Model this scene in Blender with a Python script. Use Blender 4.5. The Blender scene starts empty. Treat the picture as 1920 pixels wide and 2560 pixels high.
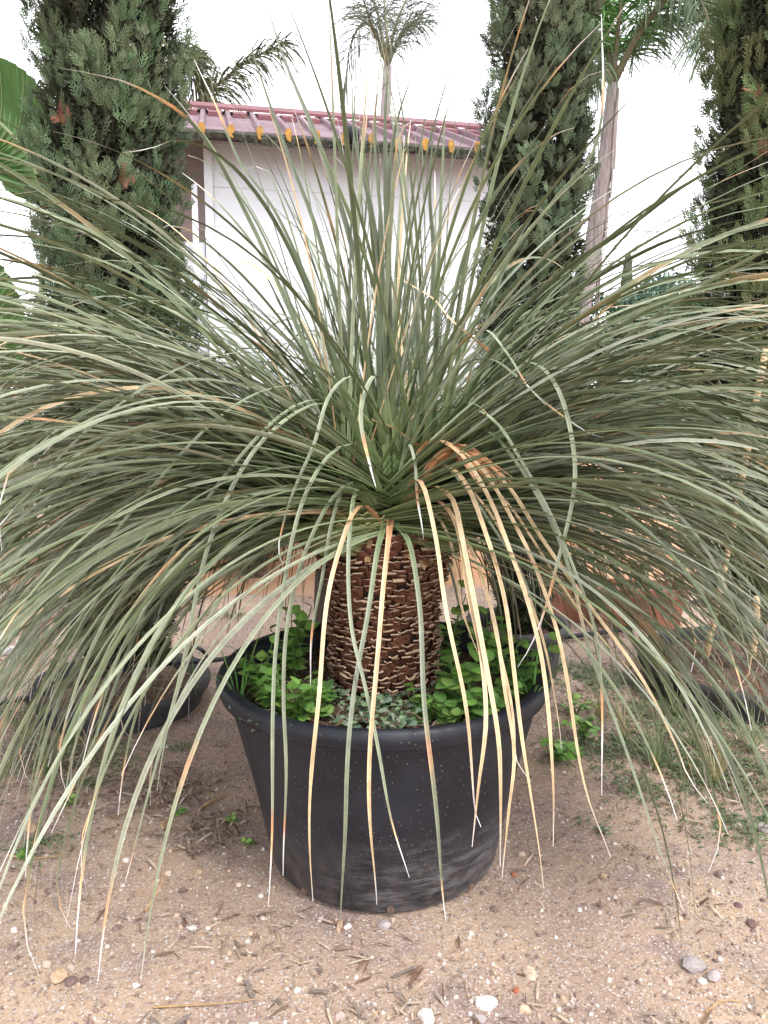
import bpy, math, random
import numpy as np
from mathutils import Vector, Matrix
S = bpy.context.scene
COL = S.collection
rnd = random.Random(7)
rg = np.random.default_rng(11)

# ------------------------------------------------------------------ camera
F = 1923.0                      # focal length in photo pixels (1920 x 2560)
H = 1.33                        # camera height
PITCH = math.radians(8.25)
cam_d = bpy.data.cameras.new('camera')
cam = bpy.data.objects.new('camera', cam_d)
COL.objects.link(cam)
cam.location = (0, 0, H)
cam.rotation_euler = (math.radians(90) - PITCH, 0, 0)
cam_d.sensor_fit = 'VERTICAL'
cam_d.sensor_height = 24
cam_d.lens = 24 * F / 2560
cam_d.clip_start = 0.05
cam_d.clip_end = 2000
S.camera = cam
S.render.resolution_x, S.render.resolution_y = 768, 1024

# ------------------------------------------------------------------ world, sun, exposure
w = bpy.data.worlds.new('World')
S.world = w
w.use_nodes = True
nt = w.node_tree
for n in list(nt.nodes): nt.nodes.remove(n)
sky = nt.nodes.new('ShaderNodeTexSky')
sky.sky_type = 'NISHITA'
sky.sun_disc = False
SUN_EL, SUN_AZ = math.radians(52), math.radians(140)
sky.sun_elevation = SUN_EL
sky.sun_rotation = SUN_AZ
sky.dust_density = 4
sky.air_density = 1.0
hs = nt.nodes.new('ShaderNodeHueSaturation')          # overcast: nearly colourless cloud light
hs.inputs['Saturation'].default_value = 0.10
mixw = nt.nodes.new('ShaderNodeMix'); mixw.data_type = 'RGBA'
mixw.inputs[0].default_value = 0.80
mixw.inputs[7].default_value = (10.35, 10.5, 11.15, 1)     # even cloud layer
bg = nt.nodes.new('ShaderNodeBackground')
bg.inputs['Strength'].default_value = 0.12
wo = nt.nodes.new('ShaderNodeOutputWorld')
nt.links.new(sky.outputs[0], hs.inputs['Color'])
nt.links.new(hs.outputs[0], mixw.inputs[6])
nt.links.new(mixw.outputs[2], bg.inputs['Color'])
nt.links.new(bg.outputs[0], wo.inputs['Surface'])
sd = bpy.data.lights.new('sun', 'SUN')
sd.energy = 1.0
sd.angle = math.radians(14)
sd.color = (1.0, 0.97, 0.93)
so = bpy.data.objects.new('sun', sd)
COL.objects.link(so)
# Nishita rotation is clockwise from +Y
sdir = Vector((math.sin(SUN_AZ) * math.cos(SUN_EL), math.cos(SUN_AZ) * math.cos(SUN_EL), math.sin(SUN_EL)))
so.rotation_euler = sdir.to_track_quat('Z', 'Y').to_euler()
S.view_settings.view_transform = 'Standard'
S.view_settings.look = 'None'
S.view_settings.gamma = 1
S.view_settings.exposure = 1.25
S.view_settings.use_curve_mapping = False

# ------------------------------------------------------------------ helpers
cp, sp = math.cos(PITCH), math.sin(PITCH)
def ray(px, py):
    a = (px - 960) / F; v = (1280 - py) / F
    return np.array([a, cp + v * sp, -sp + v * cp])
def W(px, py, Y):
    r = ray(px, py); return r * (Y / r[1]) + np.array([0, 0, H])
def G(px, py, z=0.0):
    r = ray(px, py); t = (z - H) / r[2]
    return r * t + np.array([0, 0, H])

def tag(o, label=None, cat=None, group=None, kind=None):
    if label: o['label'] = label
    if cat: o['category'] = cat
    if group: o['group'] = group
    if kind: o['kind'] = kind
    return o
def empty(name, loc, **k):
    o = bpy.data.objects.new(name, None); COL.objects.link(o)
    o.location = loc; o.empty_display_size = 0.1
    return tag(o, **k)
def link(name, me, parent=None, **k):
    o = bpy.data.objects.new(name, me); COL.objects.link(o)
    if parent is not None:
        o.parent = parent
    return tag(o, **k)
def mesh(name, V, Fc, mats, midx=None, smooth=False, col=None):
    """V (n,3), Fc list/array of faces, col per-vertex rgb"""
    me = bpy.data.meshes.new(name)
    V = np.asarray(V, dtype=np.float32)
    if isinstance(Fc, np.ndarray):
        k = Fc.shape[1]; nf = Fc.shape[0]
        me.vertices.add(len(V)); me.vertices.foreach_set('co', V.ravel())
        me.loops.add(nf * k); me.loops.foreach_set('vertex_index', Fc.astype(np.int32).ravel())
        me.polygons.add(nf)
        me.polygons.foreach_set('loop_start', np.arange(0, nf * k, k, dtype=np.int32))
        me.polygons.foreach_set('loop_total', np.full(nf, k, dtype=np.int32))
    else:
        me.from_pydata([tuple(v) for v in V], [], [tuple(int(i) for i in f) for f in Fc])
    for m in mats: me.materials.append(m)
    if midx is not None: me.polygons.foreach_set('material_index', np.asarray(midx, dtype=np.int32))
    me.polygons.foreach_set('use_smooth', np.full(len(me.polygons), bool(smooth)))
    if col is not None:
        a = me.color_attributes.new('tint', 'FLOAT_COLOR', 'POINT')
        c = np.ones((len(V), 4), dtype=np.float32); c[:, :3] = col
        a.data.foreach_set('color', c.ravel())
    me.update(calc_edges=True); me.validate()
    return me
def cat_(parts):
    """join list of (V,F,col) with equal face size"""
    Vs, Fs, Cs, o = [], [], [], 0
    for v, f, c in parts:
        Vs.append(v); Fs.append(np.asarray(f) + o); Cs.append(c); o += len(v)
    return np.concatenate(Vs), np.concatenate(Fs), np.concatenate(Cs)

def mat(name, color, rough=0.8, var=0.0, scale=20, bump=0.0, bscale=60, color2=None, spec=0.3, attr=False, trans=0.0, coord='Object', stretch=None):
    m = bpy.data.materials.new(name); m.use_nodes = True
    t = m.node_tree; b = t.nodes['Principled BSDF']
    b.inputs['Roughness'].default_value = rough
    b.inputs['Specular IOR Level'].default_value = spec
    tc = t.nodes.new('ShaderNodeTexCoord')
    src = tc.outputs[coord]
    if stretch:
        mp = t.nodes.new('ShaderNodeMapping'); mp.inputs['Scale'].default_value = stretch
        t.links.new(src, mp.inputs['Vector']); src = mp.outputs[0]
    nz = t.nodes.new('ShaderNodeTexNoise'); nz.inputs['Scale'].default_value = scale
    nz.inputs['Detail'].default_value = 6; nz.inputs['Roughness'].default_value = 0.65
    t.links.new(src, nz.inputs['Vector'])
    mx = t.nodes.new('ShaderNodeMix'); mx.data_type = 'RGBA'
    rp = t.nodes.new('ShaderNodeMapRange'); rp.inputs[1].default_value = 0.35; rp.inputs[2].default_value = 0.65
    t.links.new(nz.outputs[0], rp.inputs[0]); t.links.new(rp.outputs[0], mx.inputs[0])
    if attr:
        at = t.nodes.new('ShaderNodeAttribute'); at.attribute_name = 'tint'
        m1 = t.nodes.new('ShaderNodeVectorMath'); m1.operation = 'SCALE'; m1.inputs['Scale'].default_value = 1 - var
        m2 = t.nodes.new('ShaderNodeVectorMath'); m2.operation = 'SCALE'; m2.inputs['Scale'].default_value = 1 + var
        t.links.new(at.outputs['Color'], m1.inputs[0]); t.links.new(at.outputs['Color'], m2.inputs[0])
        t.links.new(m1.outputs[0], mx.inputs[6]); t.links.new(m2.outputs[0], mx.inputs[7])
    else:
        c = np.array(color)
        c2 = np.array(color2) if color2 else np.clip(c * (1 + var), 0, 1)
        c1 = c if color2 else c * (1 - var)
        mx.inputs[6].default_value = (*c1, 1); mx.inputs[7].default_value = (*c2, 1)
    t.links.new(mx.outputs[2], b.inputs['Base Color'])
    if trans:
        tr = t.nodes.new('ShaderNodeBsdfTranslucent'); ms = t.nodes.new('ShaderNodeMixShader')
        ms.inputs[0].default_value = trans
        out = [n for n in t.nodes if n.type == 'OUTPUT_MATERIAL'][0]
        t.links.new(mx.outputs[2], tr.inputs[0]); t.links.new(b.outputs[0], ms.inputs[1])
        t.links.new(tr.outputs[0], ms.inputs[2]); t.links.new(ms.outputs[0], out.inputs[0])
    if bump:
        nb = t.nodes.new('ShaderNodeTexNoise'); nb.inputs['Scale'].default_value = bscale; nb.inputs['Detail'].default_value = 5
        t.links.new(src, nb.inputs['Vector'])
        bp = t.nodes.new('ShaderNodeBump'); bp.inputs['Strength'].default_value = bump; bp.inputs['Distance'].default_value = 0.01
        t.links.new(nb.outputs[0], bp.inputs['Height']); t.links.new(bp.outputs[0], b.inputs['Normal'])
    m['_mix'] = mx.name
    return m

def tube(pts, radii, k=6, col=(1, 1, 1), caps=True):
    pts = np.asarray(pts, float); n = len(pts)
    radii = np.broadcast_to(radii, (n,))
    tg = np.gradient(pts, axis=0); tg /= np.linalg.norm(tg, axis=1, keepdims=True) + 1e-9
    ref = np.array([0, 0, 1.0]) if abs(tg[:, 2]).mean() < 0.8 else np.array([1.0, 0, 0])
    a = np.cross(tg, ref); a /= np.linalg.norm(a, axis=1, keepdims=True) + 1e-9
    b = np.cross(tg, a)
    th = np.arange(k) * 2 * math.pi / k
    V = pts[:, None, :] + radii[:, None, None] * (np.cos(th)[None, :, None] * a[:, None, :] + np.sin(th)[None, :, None] * b[:, None, :])
    V = V.reshape(-1, 3)
    i = np.arange(n - 1)[:, None] * k; j = np.arange(k)[None, :]; j2 = (j + 1) % k
    Fq = np.stack([i + j, i + j2, i + k + j2, i + k + j], -1).reshape(-1, 4)
    if caps:
        V = np.concatenate([V, pts[:1], pts[-1:]]); c0 = n * k; c1 = c0 + 1
        e0 = np.stack([np.full(k, c0), j2[0], j[0], np.full(k, c0)], -1)
        e1 = np.stack([np.full(k, c1), (n - 1) * k + j[0], (n - 1) * k + j2[0], np.full(k, c1)], -1)
        # degenerate quads avoided: build as separate quads via doubled centre
        V = np.concatenate([V, pts[:1], pts[-1:]])
        e0[:, 3] = c0 + 2; e1[:, 3] = c0 + 3
        Fq = np.concatenate([Fq, e0, e1])
    return V, Fq, np.tile(np.asarray(col, float), (len(V), 1))
def smooth_path(P, n):
    P = np.asarray(P, float)
    # Catmull-Rom through control points, resampled evenly
    Q = np.vstack([2 * P[0] - P[1], P, 2 * P[-1] - P[-2]])
    out = []
    for i in range(1, len(Q) - 2):
        for t in np.linspace(0, 1, 12, endpoint=False):
            p0, p1, p2, p3 = Q[i - 1], Q[i], Q[i + 1], Q[i + 2]
            out.append(0.5 * ((2 * p1) + (-p0 + p2) * t + (2 * p0 - 5 * p1 + 4 * p2 - p3) * t * t + (-p0 + 3 * p1 - 3 * p2 + p3) * t ** 3))
    out.append(P[-1]); out = np.array(out)
    d = np.r_[0, np.cumsum(np.linalg.norm(np.diff(out[:, :3], axis=0), axis=1))]
    s = np.linspace(0, d[-1], n)
    return np.stack([np.interp(s, d, out[:, k]) for k in range(out.shape[1])], 1), d[-1]
def lathe(prof, k=96, wob=None):
    prof = np.array(prof, float); n = len(prof)
    th = np.arange(k) * 2 * math.pi / k
    R = prof[:, 0][:, None] * np.ones(k)[None]
    Z = prof[:, 1][:, None] * np.ones(k)[None]
    if wob: R = R * (1 + wob * np.sin(2 * th + 0.6)[None] + wob * 0.5 * np.sin(3 * th)[None])
    V = np.stack([R * np.cos(th), R * np.sin(th), Z], -1).reshape(-1, 3)
    i = np.arange(n - 1)[:, None] * k; j = np.arange(k)[None, :]; j2 = (j + 1) % k
    Fq = np.stack([i + j, i + j2, i + k + j2, i + k + j], -1).reshape(-1, 4)
    return V, Fq
def box(c, s, rot=None):
    x, y, z = s[0] / 2, s[1] / 2, s[2] / 2
    V = np.array([[a, b, d] for a in (-x, x) for b in (-y, y) for d in (-z, z)], float)
    if rot is not None: V = V @ np.array(rot).T
    V = V + np.array(c)
    return V, np.array([[0, 1, 3, 2], [4, 6, 7, 5], [0, 4, 5, 1], [2, 3, 7, 6], [0, 2, 6, 4], [1, 5, 7, 3]])
ICO = None
def ico():
    global ICO
    if ICO is None:
        p = (1 + 5 ** .5) / 2
        v = np.array([[-1, p, 0], [1, p, 0], [-1, -p, 0], [1, -p, 0], [0, -1, p], [0, 1, p], [0, -1, -p], [0, 1, -p], [p, 0, -1], [p, 0, 1], [-p, 0, -1], [-p, 0, 1]], float)
        v /= np.linalg.norm(v[0])
        f = np.array([[0, 11, 5], [0, 5, 1], [0, 1, 7], [0, 7, 10], [0, 10, 11], [1, 5, 9], [5, 11, 4], [11, 10, 2], [10, 7, 6], [7, 1, 8], [3, 9, 4], [3, 4, 2], [3, 2, 6], [3, 6, 8], [3, 8, 9], [4, 9, 5], [2, 4, 11], [6, 2, 10], [8, 6, 7], [9, 8, 1]])
        ICO = (v, f)
    return ICO
def vnoise(p, seed=0):
    """cheap smooth pseudo noise, p (...,2) or (...,3) -> [-1,1]"""
    p = np.asarray(p, float); r = np.random.default_rng(seed); out = 0
    for k in range(5):
        d = r.normal(size=p.shape[-1]); d /= np.linalg.norm(d)
        out = out + np.sin((p @ d) * (1 + 0.7 * k) * 2.2 + r.uniform(0, 6.28) + 1.3 * np.sin((p @ r.normal(size=p.shape[-1])) + r.uniform(0, 6)))
    return out / 3.2
def rand_rot(n, tilt=None):
    q = rg.normal(size=(n, 4)); q /= np.linalg.norm(q, axis=1, keepdims=True)
    a, b, c, d = q.T
    return np.stack([1 - 2 * (c * c + d * d), 2 * (b * c - a * d), 2 * (b * d + a * c),
                     2 * (b * c + a * d), 1 - 2 * (b * b + d * d), 2 * (c * d - a * b),
                     2 * (b * d - a * c), 2 * (c * d + a * b), 1 - 2 * (b * b + c * c)], -1).reshape(n, 3, 3)
def scatter(tv, tf, pos, R, scl, col):
    """replicate template: pos (n,3), R (n,3,3), scl (n,) or (n,3), col (n,3)"""
    n = len(pos); scl = np.asarray(scl, float)
    if scl.ndim == 1: scl = np.repeat(scl[:, None], 3, 1)
    V = np.einsum('nij,nvj->nvi', R, tv[None] * scl[:, None, :]) + pos[:, None, :]
    Fq = tf[None] + (np.arange(n) * len(tv))[:, None, None]
    C = np.repeat(col[:, None, :], len(tv), 1)
    return V.reshape(-1, 3), Fq.reshape(-1, tf.shape[1]), C.reshape(-1, 3)

# ------------------------------------------------------------------ materials
M = {}
M['leaf'] = mat('sotol leaf', None, 0.46, 0.16, 45, attr=True, spec=0.5)
M['foliage'] = mat('cypress foliage', None, 0.8, 0.2, 12, attr=True, spec=0.15)
M['weed'] = mat('weed leaf', None, 0.5, 0.15, 60, attr=True, spec=0.35, trans=0.2)
M['bark'] = mat('bark', (0.16, 0.12, 0.09), 0.9, 0.4, 30, 0.6, 60)
M['scale_brown'] = mat('leaf base brown', (0.07, 0.024, 0.014), 0.42, 0.6, 70, 0.3, 120, color2=(0.17, 0.070, 0.042), spec=0.4, coord='Object')
M['scale_tan'] = mat('cut leaf base', (0.55, 0.41, 0.28), 0.85, 0.3, 90, color2=(0.30, 0.19, 0.12))
M['core'] = mat('stem core', (0.03, 0.016, 0.01), 0.95, 0.4, 60, 0.5, 90)
M['soil'] = mat('potting soil', (0.085, 0.05, 0.035), 0.95, 0.4, 40, 1.0, 120, color2=(0.2, 0.13, 0.095))
M['stone'] = mat('stone', None, 0.9, 0.22, 25, 0.5, 80, attr=True, spec=0.2)
M['white_wall'] = mat('white painted boards', (0.73, 0.745, 0.78), 0.6, 0.05, 1.5)
M['brown_wall'] = mat('shaded brown wall', (0.34, 0.27, 0.25), 0.9, 0.12, 3)  # wall brown that also holds the shade under the roof overhang
M['roof'] = mat('dull red roof sheet', (0.145, 0.08, 0.095), 0.7, 0.15, 2.5, color2=(0.20, 0.14, 0.16), spec=0.25)
M['roof_red'] = mat('red ridge trim', (0.16, 0.055, 0.065), 0.65, 0.2, 4)
M['foam'] = mat('rusty orange rib end', (0.38, 0.20, 0.05), 0.9, 0.3, 30)
M['moss'] = mat('mossy dark eave edge', (0.025, 0.025, 0.02), 0.95, 0.6, 25, 1.0, 60, color2=(0.10, 0.10, 0.075))
M['pipe'] = mat('black polythene pipe', (0.022, 0.023, 0.03), 0.5, 0.3, 20, spec=0.4)
M['terracotta'] = mat('terracotta plastic', (0.36, 0.155, 0.10), 0.75, 0.2, 8)
M['cane'] = mat('bamboo cane', (0.50, 0.34, 0.18), 0.6, 0.25, 18, color2=(0.66, 0.5, 0.3))
M['grey_wood'] = mat('weathered grey timber', (0.20, 0.17, 0.155), 0.9, 0.25, 14, 0.5, 40, stretch=(6, 6, 1))
M['palm_trunk'] = mat('palm trunk', (0.20, 0.165, 0.16), 0.9, 0.35, 8, 0.8, 14, color2=(0.40, 0.34, 0.33), stretch=(6, 6, 0.7))
M['black'] = mat('black rubber', (0.008, 0.008, 0.012), 0.6, 0.2, 10)
M['dry'] = mat('dry litter', None, 0.9, 0.25, 40, attr=True)
M['rust_dry'] = mat('dead cypress sprig', (0.22, 0.10, 0.065), 0.9, 0.3, 30)

def ground_material():
    m = bpy.data.materials.new('sandy earth'); m.use_nodes = True
    t = m.node_tree; N = t.nodes; L = t.links; b = N['Principled BSDF']
    b.inputs['Roughness'].default_value = 0.95; b.inputs['Specular IOR Level'].default_value = 0.1
    tc = N.new('ShaderNodeTexCoord')
    def noise(s, d=6, r=0.6):
        n = N.new('ShaderNodeTexNoise'); n.inputs['Scale'].default_value = s; n.inputs['Detail'].default_value = d
        n.inputs['Roughness'].default_value = r; L.new(tc.outputs['Object'], n.inputs['Vector']); return n.outputs[0]
    def rng(s, a, bb):
        n = N.new('ShaderNodeMapRange'); n.inputs[1].default_value = a; n.inputs[2].default_value = bb; L.new(s, n.inputs[0]); return n.outputs[0]
    def mix(f, a, bb):
        n = N.new('ShaderNodeMix'); n.data_type = 'RGBA'; L.new(f, n.inputs[0])
        for i, c in ((6, a), (7, bb)):
            if isinstance(c, tuple): n.inputs[i].default_value = (*c, 1)
            else: L.new(c, n.inputs[i])
        return n.outputs[2]
    c = mix(rng(noise(1.6), 0.42, 0.6), (0.36, 0.255, 0.195), (0.45, 0.325, 0.23))
    c = mix(rng(noise(3.7, 4), 0.52, 0.66), c, (0.29, 0.21, 0.185))
    c = mix(rng(noise(45, 3), 0.55, 0.7), c, (0.21, 0.145, 0.12))
    c = mix(rng(noise(130, 2), 0.56, 0.68), c, (0.58, 0.50, 0.46))
    v = N.new('ShaderNodeTexVoronoi'); v.inputs['Scale'].default_value = 85; L.new(tc.outputs['Object'], v.inputs['Vector'])
    d = rng(v.outputs['Distance'], 0.30, 0.22)
    g = N.new('ShaderNodeMath'); g.operation = 'MULTIPLY'; L.new(d, g.inputs[0]); L.new(rng(noise(2.6, 5), 0.40, 0.52), g.inputs[1])
    hsv = N.new('ShaderNodeSeparateColor'); L.new(v.outputs['Color'], hsv.inputs[0])
    gc = mix(hsv.outputs[0], (0.28, 0.21, 0.19), (0.66, 0.60, 0.56))
    c = mix(g.outputs[0], c, gc)
    L.new(c, b.inputs['Base Color'])
    a = N.new('ShaderNodeMath'); a.operation = 'ADD'; L.new(noise(60, 6, 0.7), a.inputs[0]); L.new(g.outputs[0], a.inputs[1])
    bp = N.new('ShaderNodeBump'); bp.inputs['Strength'].default_value = 0.8; bp.inputs['Distance'].default_value = 0.008
    L.new(a.outputs[0], bp.inputs['Height']); L.new(bp.outputs[0], b.inputs['Normal'])
    return m
M['ground'] = ground_material()
M['mound'] = mat('orange sandy subsoil', (0.42, 0.215, 0.11), 0.95, 0.25, 3, 0.8, 25, color2=(0.47, 0.31, 0.21))

def pot_material(dust_dir=None):
    m = bpy.data.materials.new('black pot plastic'); m.use_nodes = True
    t = m.node_tree; N = t.nodes; L = t.links; b = N['Principled BSDF']
    b.inputs['Roughness'].default_value = 0.5; b.inputs['Specular IOR Level'].default_value = 0.4
    tc = N.new('ShaderNodeTexCoord')
    def noise(s, d=5, mp=None, r=0.6):
        n = N.new('ShaderNodeTexNoise'); n.inputs['Scale'].default_value = s; n.inputs['Detail'].default_value = d; n.inputs['Roughness'].default_value = r
        src = tc.outputs['Object']
        if mp:
            q = N.new('ShaderNodeMapping'); q.inputs['Scale'].default_value = mp; q.inputs['Rotation'].default_value = (0, 0.25, 0); L.new(src, q.inputs['Vector']); src = q.outputs[0]
        L.new(src, n.inputs['Vector']); return n.outputs[0]
    def rng(s, a, bb, hi=1.0):
        n = N.new('ShaderNodeMapRange'); n.inputs[1].default_value = a; n.inputs[2].default_value = bb; n.inputs[4].default_value = hi; L.new(s, n.inputs[0]); return n.outputs[0]
    def mul(a, bb):
        n = N.new('ShaderNodeMath'); n.operation = 'MULTIPLY'; L.new(a, n.inputs[0]); L.new(bb, n.inputs[1]); return n.outputs[0]
    def mix(f, a, c2):
        n = N.new('ShaderNodeMix'); n.data_type = 'RGBA'; L.new(f, n.inputs[0])
        for i, c in ((6, a), (7, c2)):
            if isinstance(c, tuple): n.inputs[i].default_value = (*c, 1)
            else: L.new(c, n.inputs[i])
        return n.outputs[2]
    c = mix(rng(noise(5), 0.4, 0.65), (0.009, 0.011, 0.017), (0.018, 0.020, 0.029))
    # tiny splashed specks of dirt
    v = N.new('ShaderNodeTexVoronoi'); v.inputs['Scale'].default_value = 95
    q = N.new('ShaderNodeMapping'); q.inputs['Scale'].default_value = (1, 1, 0.8); q.inputs['Rotation'].default_value = (0.5, 0.4, 0.3); L.new(tc.outputs['Object'], q.inputs['Vector']); L.new(q.outputs[0], v.inputs['Vector'])
    sc = N.new('ShaderNodeSeparateColor'); L.new(v.outputs['Color'], sc.inputs[0])
    dot = mul(rng(v.outputs['Distance'], 0.17, 0.05), rng(sc.outputs[0], 0.42, 0.46))
    c = mix(mul(dot, rng(noise(3), 0.35, 0.6)), c, (0.33, 0.29, 0.20))
    # dust, thicker near the base
    sx = N.new('ShaderNodeSeparateXYZ'); L.new(tc.outputs['Object'], sx.inputs[0])
    base = rng(sx.outputs[2], 0.24, -0.02, 0.8)
    c = mix(mul(base, rng(noise(14, 6, None, 0.75), 0.38, 0.72)), c, (0.17, 0.145, 0.135))
    # pale scuffs, drawn out sideways
    side = rng(sx.outputs[2], 0.26, 0.10)
    xs = rng(sx.outputs[0], -0.22, 0.15)
    scf = mul(mul(rng(noise(9, 7, (1, 1, 5), 0.8), 0.46, 0.74), side), xs)
    c = mix(scf, c, (0.27, 0.27, 0.29))
    # vertical run marks and fine scratches
    c = mix(mul(rng(noise(26, 3, (2.4, 2.4, 0.25)), 0.62, 0.75, 0.3), rng(noise(4), 0.4, 0.6)), c, (0.085, 0.08, 0.082))
    L.new(c, b.inputs['Base Color'])
    bp = N.new('ShaderNodeBump'); bp.inputs['Strength'].default_value = 0.25; bp.inputs['Distance'].default_value = 0.004
    L.new(noise(30), bp.inputs['Height']); L.new(bp.outputs[0], b.inputs['Normal'])
    return m
M['pot'] = pot_material()
M['pot_dusty'] = mat('dusty black pot', (0.03, 0.031, 0.035), 0.65, 0.5, 9, 0.3, 40, color2=(0.085, 0.078, 0.075))

# ------------------------------------------------------------------ ground
def gh(x, y):
    p = np.stack([x, y], -1)
    near = np.exp(-((x) ** 2 + (y - 2.16) ** 2) / 0.9)
    return (0.018 * vnoise(p * 1.3, 3) + 0.008 * vnoise(p * 4.0, 4)) * (1 - 0.7 * near)
def grid(xs, ys, zf):
    X, Y = np.meshgrid(xs, ys); Z = zf(X, Y)
    V = np.stack([X, Y, Z], -1).reshape(-1, 3); nx = len(xs); ny = len(ys)
    i = np.arange(ny - 1)[:, None] * nx + np.arange(nx - 1)[None]
    Fq = np.stack([i, i + 1, i + nx + 1, i + nx], -1).reshape(-1, 4)
    return V, Fq
xs = np.unique(np.r_[np.linspace(-600, -12, 14), np.linspace(-12, 12, 241), np.linspace(12, 600, 14)])
ys = np.unique(np.r_[np.linspace(-200, -4, 8), np.linspace(-4, 16, 201), np.linspace(16, 900, 16)])
V, Fq = grid(xs, ys, gh)
link('ground', mesh('ground', V, Fq, [M['ground']], smooth=True), kind='structure')

def mound_h(x, y):
    a = 1.0 * np.exp(-((x - 1.55) / 1.0) ** 2 - ((y - 6.6) / 0.55) ** 2)
    b = 0.72 * np.exp(-((x + 1.1) / 1.3) ** 2 - ((y - 6.0) / 0.5) ** 2)
    c = 0.60 * np.exp(-((x - 0.2) / 1.2) ** 2 - ((y - 6.3) / 0.5) ** 2)
    n = vnoise(np.stack([x, y], -1) * 3.0, 9)
    return (a + b + c) * (1 + 0.13 * n) - 0.05
V, Fq = grid(np.linspace(-4.5, 4.6, 120), np.linspace(4.6, 8.4, 60), mound_h)
link('earth_mound', mesh('earth_mound', V, Fq, [M['mound']], smooth=True), kind='structure')

# loose gravel, denser in patches and in the foreground
def gravel():
    v, f = ico(); n = 20000
    y = 1.30 + 5.2 * rg.random(n * 3) ** 1.9
    x = rg.uniform(-1, 1, n * 3) * (0.35 + y * 0.62)
    p = np.stack([x, y], -1)
    dens = 0.50 + 0.5 * vnoise(p * 2.3, 21) + 0.25 * vnoise(p * 6, 22) + 0.45 * np.clip(1.9 - y, 0, 1)
    ok = rg.random(n * 3) < np.clip(dens, 0.06, 1)
    ok &= (x ** 2 + (y - 2.16) ** 2) > 0.345 ** 2
    x, y = x[ok][:n], y[ok][:n]; n = len(x)
    s = 0.0014 + 0.0052 * rg.random(n) ** 2.6 + (rg.random(n) < 0.03) * rg.uniform(.002, .009, n)
    pos = np.stack([x, y, gh(x, y) + s * 0.05], -1)
    base = np.array([[0.55, 0.48, 0.43], [0.43, 0.34, 0.29], [0.30, 0.21, 0.17], [0.50, 0.37, 0.26], [0.21, 0.145, 0.125], [0.64, 0.59, 0.54]])
    c = base[rg.choice(6, n, p=[.19, .22, .22, .14, .15, .08])] * rg.uniform(0.8, 1.1, (n, 1))
    scl = s[:, None] * rg.uniform(0.6, 1.3, (n, 3))
    return mesh('gravel', *scatter(v, f, pos, rand_rot(n), scl, c)[:2], [M['stone']], col=scatter(v, f, pos, rand_rot(n), scl, c)[2])
link('gravel', gravel(), kind='stuff')

# bark bits, straw and twigs lying about
def litter(n, area, zf, smin, smax, name, mask=None):
    tv = np.array([[-1, -.09, 0], [0, -.13, .06], [1, -.04, 0], [1, .05, 0.02], [0, .12, .08], [-1, .08, 0.0]], float)
    tf = np.array([[0, 1, 4, 5], [1, 2, 3, 4]])
    x, y = area(n); n = len(x)
    a = rg.uniform(0, 6.28, n); ti = rg.normal(0, 0.18, n)
    ca, sa = np.cos(a), np.sin(a); ct, st = np.cos(ti), np.sin(ti)
    R = np.zeros((n, 3, 3)); R[:, 0, 0] = ca * ct; R[:, 1, 0] = sa * ct; R[:, 2, 0] = st
    R[:, 0, 1] = -sa; R[:, 1, 1] = ca; R[:, 0, 2] = -ca * st; R[:, 1, 2] = -sa * st; R[:, 2, 2] = ct
    s = rg.uniform(smin, smax, n) * rg.random(n) ** 0.7
    base = np.array([[0.33, 0.24, 0.17], [0.17, 0.10, 0.07], [0.46, 0.36, 0.27], [0.24, 0.19, 0.16]])
    c = base[rg.integers(0, 4, n)] * rg.uniform(0.7, 1.15, (n, 1))
    pos = np.stack([x, y, zf(x, y) + 0.004 + rg.random(n) * 0.006], -1)
    V, Fq, C = scatter(tv, tf, pos, R, np.stack([s, s * rg.uniform(0.4, 1.6, n), s], -1), c)
    return mesh(name, V, Fq, [M['dry']], col=C)
def area_ground(n):
    y = 1.3 + 5 * rg.random(n) ** 1.7; x = rg.uniform(-1, 1, n) * (0.3 + y * 0.62)
    p = np.stack([x, y], -1)
    ok = ((x ** 2 + (y - 2.16) ** 2) > 0.36 ** 2) & (rg.random(n) < np.clip(0.3 + 0.7 * vnoise(p * 1.6, 31) + 0.35 * (y > 2.2), 0.05, 1))
    return x[ok], y[ok]
link('bark_litter', litter(9000, area_ground, gh, 0.008, 0.036, 'bark_litter'), kind='stuff')

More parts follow.
